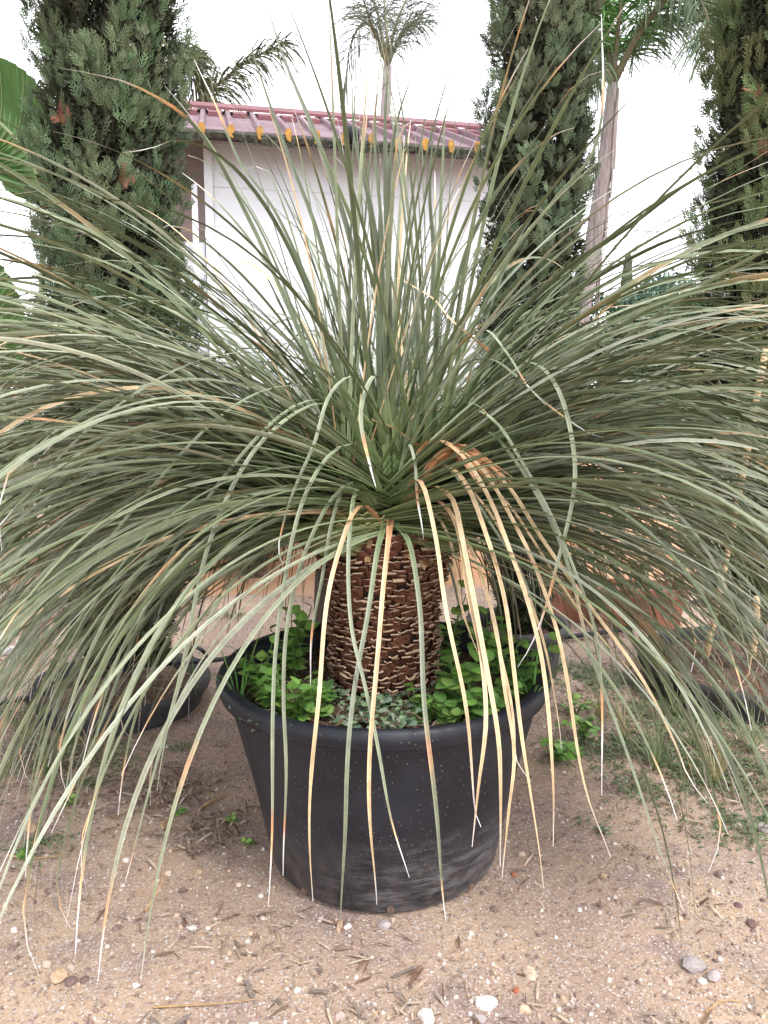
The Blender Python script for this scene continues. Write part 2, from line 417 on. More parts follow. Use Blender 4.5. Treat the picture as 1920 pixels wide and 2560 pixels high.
# ------------------------------------------------------------------ house
def build_house():
    az = math.radians(11.9)
    e = np.array([math.cos(az), math.sin(az), 0]); bk = np.array([-math.sin(az), math.cos(az), 0])
    P0 = W(505, 325, 6.0)                       # eave point above the wall corner
    ez = P0[2]; slope = 0.422
    house = empty('house', (P0[0], P0[1], 0), label='white boarded single storey house with a dull red ribbed metal roof behind the plants', cat='house')
    O = np.array([P0[0], P0[1], 0])
    def add(name, V, Fc, m, par=house, **k):
        return link(name, mesh(name, V, Fc, m, **k), par)
    Lx0, Lx1 = -0.95, 2.72                      # along the eave, metres from the corner
    run = 1.65; th = 0.05
    ang = math.atan(slope)
    def frame(u, v, z): return e * u + bk * v + np.array([0, 0, z])
    def prism(u0, u1, v0, v1, z0, z1, s=0.0):   # sheared box following the roof slope
        pts = [frame(u, v, z + s * v) for u in (u0, u1) for v in (v0, v1) for z in (z0, z1)]
        return np.array(pts), box((0, 0, 0), (1, 1, 1))[1]
    # walls: boards
    wv0 = 0.36
    board_h = 0.30
    k = 0
    z = 0.0
    V, Fq = prism(0.0, Lx1 - 0.1, wv0 + 0.02, wv0 + 0.10, 0, ez + 0.05)
    wall = add('wall', V, Fq, [M['white_wall']])
    while z < ez + 0.02:
        V, Fq = prism(0.07, Lx1 - 0.12, wv0 + .012, wv0 + 0.018, z, min(z + board_h - 0.003, ez + 0.03))
        link('wall_board', mesh('wall_board', V, Fq, [M['white_wall']]), wall)
        z += board_h
    V, Fq = prism(0.0, 0.066, wv0 - 0.012, wv0 + 0.018, 0, ez + 0.04); add('corner_board', V, Fq, [M['white_wall']])
    V, Fq = prism(0.0, 0.04, wv0 + 0.102, 3.9, 0, ez + 0.1); add('side_wall', V, Fq, [M['white_wall']])
    V, Fq = prism(Lx1 - 0.098, Lx1 - 0.05, wv0, 3.9, 0, ez + 0.1); add('side_wall', V, Fq, [M['white_wall']])
    V, Fq = prism(-0.9, Lx1 - 0.1, 3.92, 4.0, 0, ez); add('back_wall', V, Fq, [M['white_wall']])
    # porch: recessed wall, overhang shade painted into its brown, with a low white parapet
    V, Fq = prism(-0.88, -0.01, 0.95, 1.03, 0, ez + 0.35); add('porch_wall', V, Fq, [M['brown_wall']])
    V, Fq = prism(-0.88, -0.01, 0.40, 0.48, 0, ez - 0.72); add('parapet', V, Fq, [M['white_wall']])
    V, Fq = prism(-0.10, -0.055, 0.30, 0.35, 0, ez - 0.3); add('downpipe', V, Fq, [M['white_wall']])
    # roof slabs
    V, Fq = prism(Lx0, Lx1, 0, run, ez - 0.02, ez + 0.012, slope); roof = add('roof', V, Fq, [M['roof']])
    V, Fq = prism(Lx0, Lx1, 0, run, 0, 0.03, -slope); V = V + bk * run + np.array([0, 0, ez + run * slope - 0.02])
    add('roof', V, Fq, [M['roof']])
    # ribs with rusty foam ends
    u = -0.85
    while u < Lx1 - 0.05:
        a0, a1 = 0.028, 0.016
        pts = []
        for v in (-0.006, run - 0.06):
            for uu, zz in ((-a0, 0.0125), (-a1, 0.052), (a1, 0.052), (a0, 0.0125)):
                pts.append(frame(u + uu, v, ez + zz + slope * v))
        f = [[0, 1, 2, 3], [4, 7, 6, 5], [0, 4, 5, 1], [1, 5, 6, 2], [2, 6, 7, 3], [3, 7, 4, 0]]
        rb = link('roof_rib', mesh('roof_rib', pts, np.array(f), [M['roof']]), roof)
        pts = []
        for v in (-0.02, -0.0065):
            j = rnd.uniform(-0.004, 0.006)
            for uu, zz in ((-a0 * .55, -0.04 - j * 2), (-a0 * 1.0, 0.015), (-a1, 0.050 + j), (a1, 0.050), (a0 * 0.95, 0.012), (a0 * .5, -0.045 + j)):
                pts.append(frame(u + uu, v, ez + zz))
        f = [[0, 1, 2, 3, 4, 5], [11, 10, 9, 8, 7, 6]] + [[i, (i + 1) % 6 + 0, (i + 1) % 6 + 6, i + 6][::-1] for i in range(6)]
        link('rib_end', mesh('rib_end', pts, f, [M['foam']]), roof)
        # notch flap of the ridge trim between ribs
        V, Fq = prism(u + 0.045, u + 0.165, run - 0.62, run - 0.41, ez + 0.014, ez + 0.05, slope)
        link('ridge_flap', mesh('ridge_flap', V, Fq, [M['roof_red']]), roof)
        u += 0.212
    V, Fq = prism(Lx0 - 0.01, Lx1 + 0.01, run - 0.40, run + 0.03, ez + 0.054, ez + 0.078, slope); add('ridge_cap', V, Fq, [M['roof_red']])
    # mossy uneven eave edge
    n = 160; us = np.linspace(Lx0, Lx1, n); top = []; 
    Vt = []
    for i, uu in enumerate(us):
        d = -0.05 - 0.03 * rnd.random() + 0.012 * math.sin(uu * 9)
        b = rnd.uniform(-0.012, 0.01)
        Vt += [frame(uu, -0.004 + b, ez + 0.004), frame(uu, -0.02 + b, ez - 0.02), frame(uu, -0.002 + b, ez + d), frame(uu, 0.05, ez + d * .8)]
    i = np.arange(n - 1)[:, None] * 4 + np.arange(3)[None]
    Fq = np.stack([i, i + 1, i + 5, i + 4], -1).reshape(-1, 4)
    add('eave_edge', np.array(Vt), Fq, [M['moss']])
    # black ball on the roof
    R_ = ray(878, 338); best = None
    for t in np.linspace(5.8, 9, 800):
        p = R_ * t + np.array([0, 0, H]); rel = p - O; uu, vv = rel @ e, rel @ bk
        if vv > 0 and p[2] < ez + slope * vv + 0.075: best = p; break
    if best is None: best = O + frame(1.2, .8, ez + .42)
    v, f = ico()
    # subdivided ball
    me = bpy.data.meshes.new('roof_ball'); import bmesh
    bm = bmesh.new(); bmesh.ops.create_icosphere(bm, subdivisions=3, radius=0.068); 
    for vv in bm.verts:
        vv.co *= 1 + 0.05 * math.sin(vv.co.x * 60) * math.cos(vv.co.z * 50)
    bm.to_mesh(me); bm.free(); me.materials.append(M['black'])
    o = link('ball', me, label='small black ball lying on the red metal roof', cat='ball'); o.location = best
build_house()

# ------------------------------------------------------------------ strap leaf ribbons
GREENS = np.array([[0.14, 0.160, 0.088], [0.105, 0.125, 0.062], [0.20, 0.22, 0.14], [0.072, 0.092, 0.038], [0.16, 0.178, 0.105], [0.26, 0.275, 0.20]])
TAN = np.array([0.56, 0.36, 0.18]); RUST = np.array([0.36, 0.17, 0.08]); WHITE = np.array([0.60, 0.58, 0.57]); PALETAN = np.array([0.60, 0.44, 0.25])
def ribbon(pts, width, wdir, fold=0.25, green=None, tip=0.1, kind='green'):
    """pts (n,3) ; returns V (3n), quads, colours. tip = dry share of the length"""
    n = len(pts); s = np.linspace(0, 1, n)
    tg = np.gradient(pts, axis=0); tg /= np.linalg.norm(tg, axis=1, keepdims=True) + 1e-9
    wd = wdir - tg * np.sum(wdir * tg, 1, keepdims=True); wd /= np.linalg.norm(wd, axis=1, keepdims=True) + 1e-9
    nm = np.cross(tg, wd)
    wv = width * (1.0 + 0.9 * np.exp(-s / 0.05)) * (1 - 0.35 * s) * np.clip((1.02 - s) / 0.28, 0.1, 1) ** 0.8
    hv = wv[:, None] / 2
    V = np.stack([pts - wd * hv, pts - nm * hv * fold, pts + wd * hv], 1).reshape(-1, 3)
    i = np.arange(n - 1)[:, None] * 3 + np.arange(2)[None]
    Fq = np.stack([i, i + 1, i + 4, i + 3], -1).reshape(-1, 4)
    g = green if green is not None else GREENS[rnd.randrange(6)] * rnd.uniform(0.8, 1.15)
    if kind == 'rust':
        c = RUST * (1.0 + .5 * rnd.random()) * (1 - s[:, None] * .3) + TAN * s[:, None] * .35
    elif kind == 'tan':
        c = np.outer(1 - s, RUST * 1.3) + np.outer(s, PALETAN)
        c = np.where((s > 0.25)[:, None], PALETAN * rnd.uniform(0.75, 1.05), c)
        c = np.where((s < 0.25)[:, None], RUST * 1.5 * (1 - s[:, None] * 4) + PALETAN * 0.8 * s[:, None] * 4, c)
        if tip > 0: c = c * np.clip((1 - s) / tip, 0, 1)[:, None] + WHITE * np.clip(1 - (1 - s) / tip, 0, 1)[:, None]
    else:
        c = np.tile(g, (n, 1))
        yg = np.clip(1 - s / 0.33, 0, 1)[:, None]
        c = c * (1 - 0.55 * yg) + np.array([0.15, 0.23, 0.065]) * 0.55 * yg
        if tip > 0:
            k = 1 - s
            m_t = np.clip((tip - k) / 0.012, 0, 1)[:, None]
            inner = np.where((k > tip * 0.6)[:, None], TAN * 0.95, WHITE)
            inner = np.where(((k > tip * 0.85) & (k < tip))[:, None], RUST * 1.3, inner)
            c = c * (1 - m_t) + inner * m_t
    if kind == 'green' and rnd.random() < .22:
        q_ = rnd.uniform(.3, .85); m_ = np.exp(-((s - q_) / rnd.uniform(.012, .05)) ** 2)[:, None] * .8
        c = c * (1 - m_) + (RUST if rnd.random() < .5 else TAN * .7) * m_
    blot = 1 + .10 * np.sin(s * rnd.uniform(8, 30) + rnd.uniform(0, 6)) * (1.6 if kind != 'green' else .6) + .06 * np.sin(s * 63 + rnd.uniform(0, 6))
    c = np.clip(c * blot[:, None] * (1.12 if kind == 'green' else 1), 0, .8)
    e1, e2 = rnd.uniform(1.15, 1.45), rnd.uniform(1.0, 1.3)
    C = np.stack([c * e1 + .015, c * .88, c * e2 + .008], 1).reshape(-1, 3)
    return V, Fq, C
def sim_leaf(org, az, e0, L, kap, n=22, curl=0.0, side=0.0):
    ds = L / (n - 1); p = np.array(org, float); th = e0; a = az; P = [p.copy()]
    for i in range(n - 1):
        s = i / (n - 1)
        th -= kap * ds * (0.35 + 1.5 * s) * max(math.cos(th), 0.03 if th > 0 else 0.0)
        a += side * ds
        if curl and s > 0.86: th -= curl; a += curl * 0.6
        d = np.array([math.cos(th) * math.cos(a), math.cos(th) * math.sin(a), math.sin(th)])
        p = p + d * ds
        if p[2] < 0.012: p[2] = 0.012 + 0.002 * rnd.random()
        P.append(p.copy())
    return np.array(P)
def leaf_geo(org, az, e0, L, kap, width, tip, green=None, n=22, kind='green', curl=0.0, roll=None):
    P = sim_leaf(org, az, e0, L, kap, n, curl, rnd.gauss(0, 0.12))
    h = np.array([-math.sin(az), math.cos(az), 0])
    up = np.array([0, 0, 1.0]); roll = rnd.gauss(0, 0.45) if roll is None else roll
    s = np.linspace(0, 1, n)[:, None]; tw = rnd.gauss(0, 0.5)
    tg = np.gradient(P, axis=0); tg /= np.linalg.norm(tg, axis=1, keepdims=True)
    nrm = np.cross(tg, np.tile(h, (n, 1)))
    wd = np.tile(h, (n, 1)) * np.cos(roll + tw * s) + nrm * np.sin(roll + tw * s)
    return P, ribbon(P, width, wd, 0.3, green, tip, kind)

PC = np.array([0.0, 2.16])
def make_sotol(name, label, cx, cy, heads, nleaf, Lr, seed, azok, pot_z, width=0.0112, nparts=300, green=None, emax=88, heroes=(), tipp=0.4, density=None, ztrunk=None, kapm=1.0):
    rnd.seed(seed)
    root = empty(name, (cx, cy, pot_z), label=label, cat='plant')
    inv = -np.array([cx, cy, pot_z])
    leaves = []
    for P, geo in heroes: leaves.append((P, geo, -10))
    i = 0
    while i < nleaf:
        hd = heads[rnd.randrange(len(heads))]
        az = rnd.uniform(0, 2 * math.pi)
        q = rnd.random()
        e0 = math.radians(-4 + (emax + 4) * (q ** 0.85))
        if density and not density(az, e0): continue
        if not azok(az, e0): continue
        u = np.array([math.cos(az) * math.cos(e0), math.sin(az) * math.cos(e0), math.sin(e0) * 0.85])
        org = np.array(hd[:3]) + u * hd[3] * rnd.uniform(0.7, 1.0)
        L = rnd.uniform(*Lr) * (0.9 if e0 < 0.3 else 1)
        kap = rnd.uniform(0.55, 1.30) * (1.25 - 0.30 * math.sin(max(e0, 0))) * kapm
        dcam = abs((az + math.pi / 2 + math.pi) % (2 * math.pi) - math.pi)
        if dcam < 1.2 and e0 < 0.85: kap *= rnd.uniform(0.9, 1.45)
        if e0 > .98: L *= .8
        tip = rnd.uniform(0.06, 0.16) if rnd.random() < tipp else rnd.uniform(0.0, 0.02)
        kind = 'tan' if rnd.random() < 0.018 else 'green'
        curl = rnd.choice([0, 0, 0, 0.25, 0.45]) if tip > 0.05 else 0
        g = None
        if green is not None: g = green * rnd.uniform(0.75, 1.25)
        elif e0 > 0.85 and rnd.random() < .75: g = np.array([0.082, 0.104, 0.046]) * rnd.uniform(.75, 1.35)
        P, geo = leaf_geo(org, az, e0, L, kap, width * rnd.choice([.7, .85, 1.0, 1.1, 1.35]) * rnd.uniform(.9, 1.1), tip, g, kind=kind, curl=curl)
        # keep clear of the camera
        dd = np.linalg.norm(P - np.array([0, 0, H]), axis=1)
        if dd.min() < 1.12: continue
        # how large it shows
        inview = (np.abs(P[:, 0] / np.maximum(P[:, 1], .1)) < 0.52) & (P[:, 1] > 0.3)
        leaves.append((P, geo, dd.min() + (0 if inview.sum() > 8 else 5))); i += 1
    leaves.sort(key=lambda l: l[2])
    for P, geo, _ in leaves[:nparts]:
        V, Fq, C = geo
        link('leaf', mesh('leaf', V + inv, Fq, [M['leaf']], smooth=True, col=C), root)
    rest = [g for _, g, _ in leaves[nparts:]]
    if rest:
        V, Fq, C = cat_(rest)
        link('leaves', mesh('leaves', V + inv, Fq, [M['leaf']], smooth=True, col=C), root, kind='stuff')
    return root

# hand placed leaves of the big plant: (x, y, depth) in the photograph's width-1659 view
K = 1920 / 1659
def hero(pts, width, kind='green', tip=0.06, face=True, green=None, n=30, end_curl=False):
    P3 = [W(x * K, y * K, Y) for x, y, Y in pts]
    P, L = smooth_path(P3, n)
    q_ = np.linspace(0, 1, n)
    P = P + np.stack([np.sin(q_ * rnd.uniform(9, 20) + rnd.uniform(0, 6)), np.sin(q_ * rnd.uniform(9, 20)), 0 * q_], 1) * .0035 * q_[:, None]
    width = width * (1.15 if green is not None and green[0] < .09 else .86)
    P[:, 2] = np.maximum(P[:, 2], 0.012)
    wd = np.tile(np.array([1.0, 0.1, 0.0]), (n, 1))
    tg = np.gradient(P, axis=0)
    hz = np.stack([tg[:, 1], -tg[:, 0], tg[:, 2] * 0], 1)          # horizontal, across the leaf
    hz /= np.linalg.norm(hz, axis=1, keepdims=True) + 1e-6
    sg = np.sign(np.sum(hz * wd, 1, keepdims=True)); sg[sg == 0] = 1; hz = hz * sg
    wd = 0.72 * wd + 0.28 * hz
    tw = rnd.gauss(0, 0.35); s = np.linspace(0, 1, n)[:, None]
    wd = wd + np.array([0, 1.0, 0]) * tw * s
    return P, ribbon(P, width, wd, 0.3, green, tip, kind)
PG = np.array([0.175, 0.196, 0.125])
HER = []
def A(pts, *a, **k): HER.append(hero(pts, *a, **k))
rnd.seed(5)
# straw coloured ones
A([(820,1130,2.02),(800,1100,1.96),(778,1092,1.9),(752,1130,1.85),(712,1270,1.76),(690,1480,1.64),(674,1650,1.60),(670,1850,1.60),(673,1945,1.6)], .0135, 'tan', 0.05)
A([(843,1120,2.02),(840,1160,1.95),(824,1310,1.80),(808,1500,1.65),(800,1650,1.62),(800,1800,1.62),(812,1955,1.62)], .0140, 'tan', 0.10)
A([(870,1095,2.05),(890,1040,1.98),(915,1050,1.9),(940,1160,1.82),(962,1300,1.75),(1000,1500,1.66),(1020,1650,1.62),(1030,1760,1.6),(1040,1785,1.6)], .0135, 'tan', 0.16)
A([(872,1100,2.05),(925,1050,1.98),(975,1075,1.9),(1000,1170,1.83),(1032,1330,1.74),(1058,1480,1.67),(1075,1600,1.62),(1080,1720,1.6),(1083,1870,1.6)], .0160, 'tan', 0.12)
A([(880,1105,2.05),(935,1078,1.98),(985,1130,1.88),(1010,1280,1.78),(1040,1420,1.7),(1052,1560,1.63),(1035,1700,1.6),(1018,1830,1.6)], .0145, 'tan', 0.1)
A([(890,1060,2.07),(950,1005,1.98),(1005,1040,1.9),(1055,1170,1.8),(1090,1300,1.74),(1112,1450,1.66),(1130,1600,1.6),(1150,1750,1.58),(1174,1920,1.57)], .0155, 'tan', 0.03)
A([(880,1020,2.08),(930,950,2.0),(1000,985,1.92),(1060,1080,1.84),(1105,1200,1.77),(1145,1320,1.7),(1172,1420,1.66),(1186,1530,1.62),(1190,1650,1.6),(1198,1830,1.6)], .0140, 'tan', 0.1)
A([(890,980,2.1),(950,950,2.02),(1040,1010,1.93),(1110,1130,1.83),(1160,1230,1.76),(1200,1350,1.70),(1225,1480,1.64),(1250,1620,1.6),(1275,1740,1.58),(1318,1855,1.56)], .0140, 'tan', 0.12)
A([(905,960,2.1),(990,960,2.02),(1090,1040,1.92),(1170,1160,1.82),(1260,1290,1.74),(1340,1400,1.68),(1405,1500,1.62),(1462,1612,1.57),(1490,1680,1.55),(1532,1735,1.53)], .0150, 'tan', 0.12)
A([(900,1100,2.06),(960,1110,1.98),(1020,1190,1.88),(1062,1320,1.79),(1090,1480,1.7),(1112,1620,1.64),(1095,1760,1.62),(1088,1900,1.62)], .0125, 'tan', 0.08)
A([(905,1110,2.06),(980,1130,1.98),(1035,1230,1.88),(1080,1400,1.76),(1108,1560,1.68),(1118,1640,1.66),(1150,1690,1.65)], .0115, 'tan', 0.2)
A([(900,1050,2.1),(970,1020,2.0),(1060,1110,1.9),(1130,1260,1.8),(1180,1400,1.72),(1205,1560,1.66),(1210,1620,1.64)], .0110, 'tan', 0.08)
A([(885,1120,2.04),(930,1105,2.0),(965,1150,1.96),(985,1230,1.94),(1000,1330,1.92),(1040,1420,1.9)], .0095, 'tan', 0.02)
A([(900,1030,2.1),(1000,1010,2.0),(1100,1090,1.92),(1190,1230,1.84),(1270,1340,1.76),(1400,1500,1.66)], .0100, 'tan', 0.1)
A([(1060,760,2.1),(985,700,2.08),(940,650,2.1),(880,610,2.15),(840,600,2.2)], .008, 'tan', 0.1)
A([(900,960,2.1),(850,925,2.05),(800,905,2.0)], .010, 'tan', 0.02)
for k_ in range(9):
    a_ = k_ / 8
    A([(868 + 14 * a_, 1110 - 10 * a_, 2.06), (900 + 30 * a_, 1060 - 60 * a_, 2.02), (945 + 50 * a_, 1000 - 40 * a_, 1.99), (1000 + 60 * a_, 985 + 20 * rnd.random(), 1.95), (1040 + 70 * a_, 1030 + 40 * rnd.random(), 1.91)], .020, 'rust', 0.05)
# green leaves hanging over the pot
A([(800,1100,2.0),(785,1062,1.95),(765,1070,1.9),(752,1200,1.82),(760,1350,1.74),(785,1470,1.68),(825,1660,1.62),(850,1780,1.6),(882,1895,1.6)], .0120, tip=0.14, green=PG)
A([(835,1120,2.02),(815,1190,1.92),(795,1320,1.82),(768,1480,1.70),(750,1650,1.62),(742,1830,1.6),(738,2005,1.6)], .0145, tip=0.0, green=PG*.8)
A([(850,1125,2.02),(885,1175,1.92),(905,1300,1.82),(915,1480,1.7),(930,1640,1.62),(945,1800,1.6),(966,1990,1.58)], .0150, tip=0.10, green=PG*.8)
A([(820,1060,2.02),(785,975,1.95),(745,960,1.9),(690,1010,1.83),(640,1130,1.76),(600,1350,1.68),(590,1600,1.6),(582,1960,1.55)], .0125, tip=0.16, green=PG)
A([(810,1090,2.0),(770,1040,1.94),(715,1080,1.88),(660,1190,1.8),(625,1330,1.72),(611,1500,1.66),(617,1690,1.62),(615,1890,1.6)], .0125, tip=0.12, green=PG)
A([(800,1100,2.0),(750,1050,1.95),(720,1120,1.88),(692,1260,1.8),(676,1370,1.76),(668,1480,1.74)], .0120, tip=0.24, green=PG)
A([(830,960,2.1),(800,850,2.02),(760,812,1.98),(715,850,1.92),(680,950,1.86),(648,1030,1.82),(600,1170,1.78),(610,1220,1.77)], .0130, tip=0.12, green=PG)
A([(840,920,2.06),(832,840,2.0),(806,812,1.96),(783,870,1.93),(786,960,1.92),(815,1052,1.9)], .0155, tip=0.28, green=PG*1.2)
A([(870,1000,2.08),(890,910,2.0),(955,880,1.95),(1020,870,1.9),(1060,905,1.88)], .0130, tip=0.1, green=PG)
A([(960,860,2.15),(985,760,2.06),(1045,712,1.98),(1095,760,1.92),(1135,830,1.88),(1180,875,1.86)], .0135, tip=0.2, green=PG*1.1)
A([(965,900,2.12),(990,800,2.04),(1055,775,1.98),(1120,815,1.92),(1180,870,1.88),(1260,930,1.86),(1300,945,1.86)], .0130, tip=0.25, green=PG)
A([(1050,860,2.12),(1100,790,2.0),(1165,790,1.9),(1215,860,1.84),(1240,980,1.8),(1232,1100,1.77),(1195,1260,1.74),(1150,1380,1.72),(1118,1440,1.71)], .0140, tip=0.22, green=PG*1.25)
A([(960,980,2.1),(1010,890,2.0),(1070,910,1.92),(1130,1000,1.84),(1190,1110,1.78),(1240,1230,1.72),(1285,1370,1.67),(1300,1520,1.63),(1303,1720,1.6)], .0125, tip=0.2, green=PG)
A([(970,1010,2.1),(1040,930,2.0),(1110,990,1.92),(1190,1130,1.82),(1240,1260,1.75),(1280,1420,1.68),(1400,1760,1.55),(1480,1970,1.5)], .0125, tip=0.05, green=PG)
A([(860,1040,2.06),(880,960,2.0),(895,1000,1.96),(905,1090,1.93),(912,1165,1.92)], .0110, tip=0.35, green=PG)
A([(890,1040,2.06),(940,990,2.0),(1010,1060,1.92),(1080,1160,1.86),(1150,1290,1.8),(1155,1380,1.79)], .0110, tip=0.1, green=PG)
A([(820,1000,2.05),(760,900,1.98),(690,870,1.9),(600,920,1.82),(520,1020,1.75),(440,1210,1.66),(380,1500,1.58),(300,1800,1.5),(270,1900,1.48)], .0130, tip=0.04, green=PG)
A([(815,1000,2.05),(740,880,1.98),(650,870,1.9),(540,960,1.8),(400,1150,1.7),(300,1350,1.6),(200,1600,1.5),(110,1800,1.45)], .0135, tip=0.1, green=PG*.95)
A([(800,960,2.05),(700,850,1.95),(580,840,1.85),(440,930,1.75),(280,1110,1.63),(150,1290,1.55),(0,1500,1.48)], .0135, tip=0.0, green=PG*.95)
A([(800,920,2.05),(700,800,1.95),(560,760,1.85),(400,790,1.75),(220,900,1.65),(80,1040,1.58),(-40,1200,1.5)], .0135, tip=0.0, green=PG)
# leaves standing up in the middle
UG = np.array([0.055, 0.070, 0.032])
A([(845,1080,2.12),(800,800,2.12),(765,560,2.14),(722,400,2.15),(675,270,2.16),(610,120,2.17),(572,5,2.18)], .0180, tip=0.0, green=UG)
A([(825,1050,2.12),(745,720,2.1),(690,520,2.1),(640,380,2.1),(590,240,2.1),(550,130,2.1),(523,45,2.1)], .0155, tip=0.0, green=UG)
A([(850,1090,2.12),(838,800,2.14),(838,560,2.15),(835,380,2.17),(830,250,2.18),(838,120,2.18)], .0175, tip=0.0, green=UG*1.1)
A([(860,1060,2.12),(845,780,2.12),(838,560,2.12),(842,380,2.12),(862,250,2.12),(890,160,2.12)], .0165, tip=0.0, green=UG)
A([(840,1060,2.1),(820,800,2.1),(818,600,2.1),(800,440,2.1),(768,300,2.1),(760,190,2.1)], .0155, tip=0.0, green=UG)
A([(835,1050,2.1),(832,760,2.1),(822,500,2.1),(812,330,2.1),(818,200,2.1),(835,180,2.1)], .0145, tip=0.0, green=UG*1.2)
A([(800,1040,2.08),(700,720,2.05),(620,530,2.03),(540,400,2.0),(460,325,1.98),(380,302,1.96),(330,320,1.95),(270,330,1.95)], .0130, tip=0.14, green=UG*1.2)
A([(800,1000,2.1),(700,700,2.1),(600,470,2.1),(520,350,2.1),(470,230,2.1),(420,130,2.1)], .0125, tip=0.15, green=UG*1.3)
A([(780,1040,2.1),(640,700,2.1),(540,480,2.1),(430,280,2.08),(300,190,2.06),(200,160,2.04),(130,148,2.03)], .0125, tip=0.22, green=UG*1.3)
A([(880,1060,2.12),(920,760,2.12),(935,560,2.12),(930,430,2.12),(935,330,2.12),(932,260,2.12)], .0130, tip=0.0, green=UG*1.1)
A([(900,1040,2.15),(960,740,2.15),(1010,540,2.15),(1090,390,2.15),(1180,300,2.15),(1240,275,2.15)], .0150, tip=0.08, green=UG*1.3)
A([(930,1040,2.15),(1060,760,2.1),(1200,600,2.05),(1360,490,2.0),(1480,400,1.95),(1659,300,1.9)], .0190, tip=0.0, green=UG)
A([(940,1060,2.15),(1080,800,2.1),(1230,640,2.05),(1400,540,2.0),(1540,490,1.95),(1700,455,1.9)], .0150, tip=0.0, green=UG)
A([(920,1020,2.15),(1000,760,2.15),(1100,560,2.15),(1200,430,2.15),(1290,300,2.15),(1300,30,2.2)], .0100, tip=0.2, green=UG*1.4)

HEADS = [(-0.105, 2.10, 0.985, 0.125), (0.135, 2.17, 0.985, 0.13), (0.02, 2.33, 1.0, 0.14), (-0.02, 2.2, 1.02, 0.09)]
def azok_main(az, e0):
    d = (az + math.pi / 2 + math.pi) % (2 * math.pi) - math.pi       # 0 = towards the camera
    lim = 0.80 if e0 < 0.9 else (0.62 if e0 < 1.25 else 0.15)
    if e0 < 0.75: lim = 0.58 if d < 0 else 0.84
    return abs(d) > lim
def dens_main(az, e0):
    if e0 > 0.98: return rnd.random() < 0.055
    if e0 > 0.80 and rnd.random() > 0.42: return False
    d = (az + math.pi / 2 + math.pi) % (2 * math.pi) - math.pi
    if abs(d) > 2.2: return rnd.random() < (0.75 if e0 < 0.7 else 0.5)
    return True
POT_H = 0.57
SOIL = 0.50
sotol = make_sotol('sotol_plant', 'huge arching strap leaved plant with dry straw leaves on a scaly brown trunk',
           0.0, 2.16, HEADS, 2150, (1.15, 1.70), 3, azok_main, SOIL, nparts=300, heroes=HER, density=dens_main)

# ---- trunk clad in cut leaf bases
def scale_mesh(name, top_mat, body_mat, seed):
    r = random.Random(seed); j = lambda a: r.uniform(-a, a)
    w = 0.0165; th = .0035 + (seed % 3) * .002
    b = [(-.014, -.004, -.013), (.014, -.004, -.013)]
    o = [(-w + j(.002), .006 + j(.002), .010 + j(.003)), (-.006 + j(.003), .013 + j(.002), .013 + j(.003)), (.005 + j(.003), .0135 + j(.003), .012 + j(.004)), (w + j(.002), .006 + j(.002), .010 + j(.003))]
    n = [(x * .92, y - th, z + .002 + j(.0015)) for x, y, z in o]
    V = b + o + n
    Fc = [(0, 1, 5, 4), (0, 4, 3), (0, 3, 2), (2, 3, 7, 6), (3, 4, 8, 7), (4, 5, 9, 8), (0, 2, 6), (1, 9, 5), (0, 6, 7, 8, 9, 1)]
    return mesh(name, V, Fc, [body_mat, top_mat], midx=[0, 0, 0, 1, 1, 1, 0, 0, 0])
SC_LABEL = None
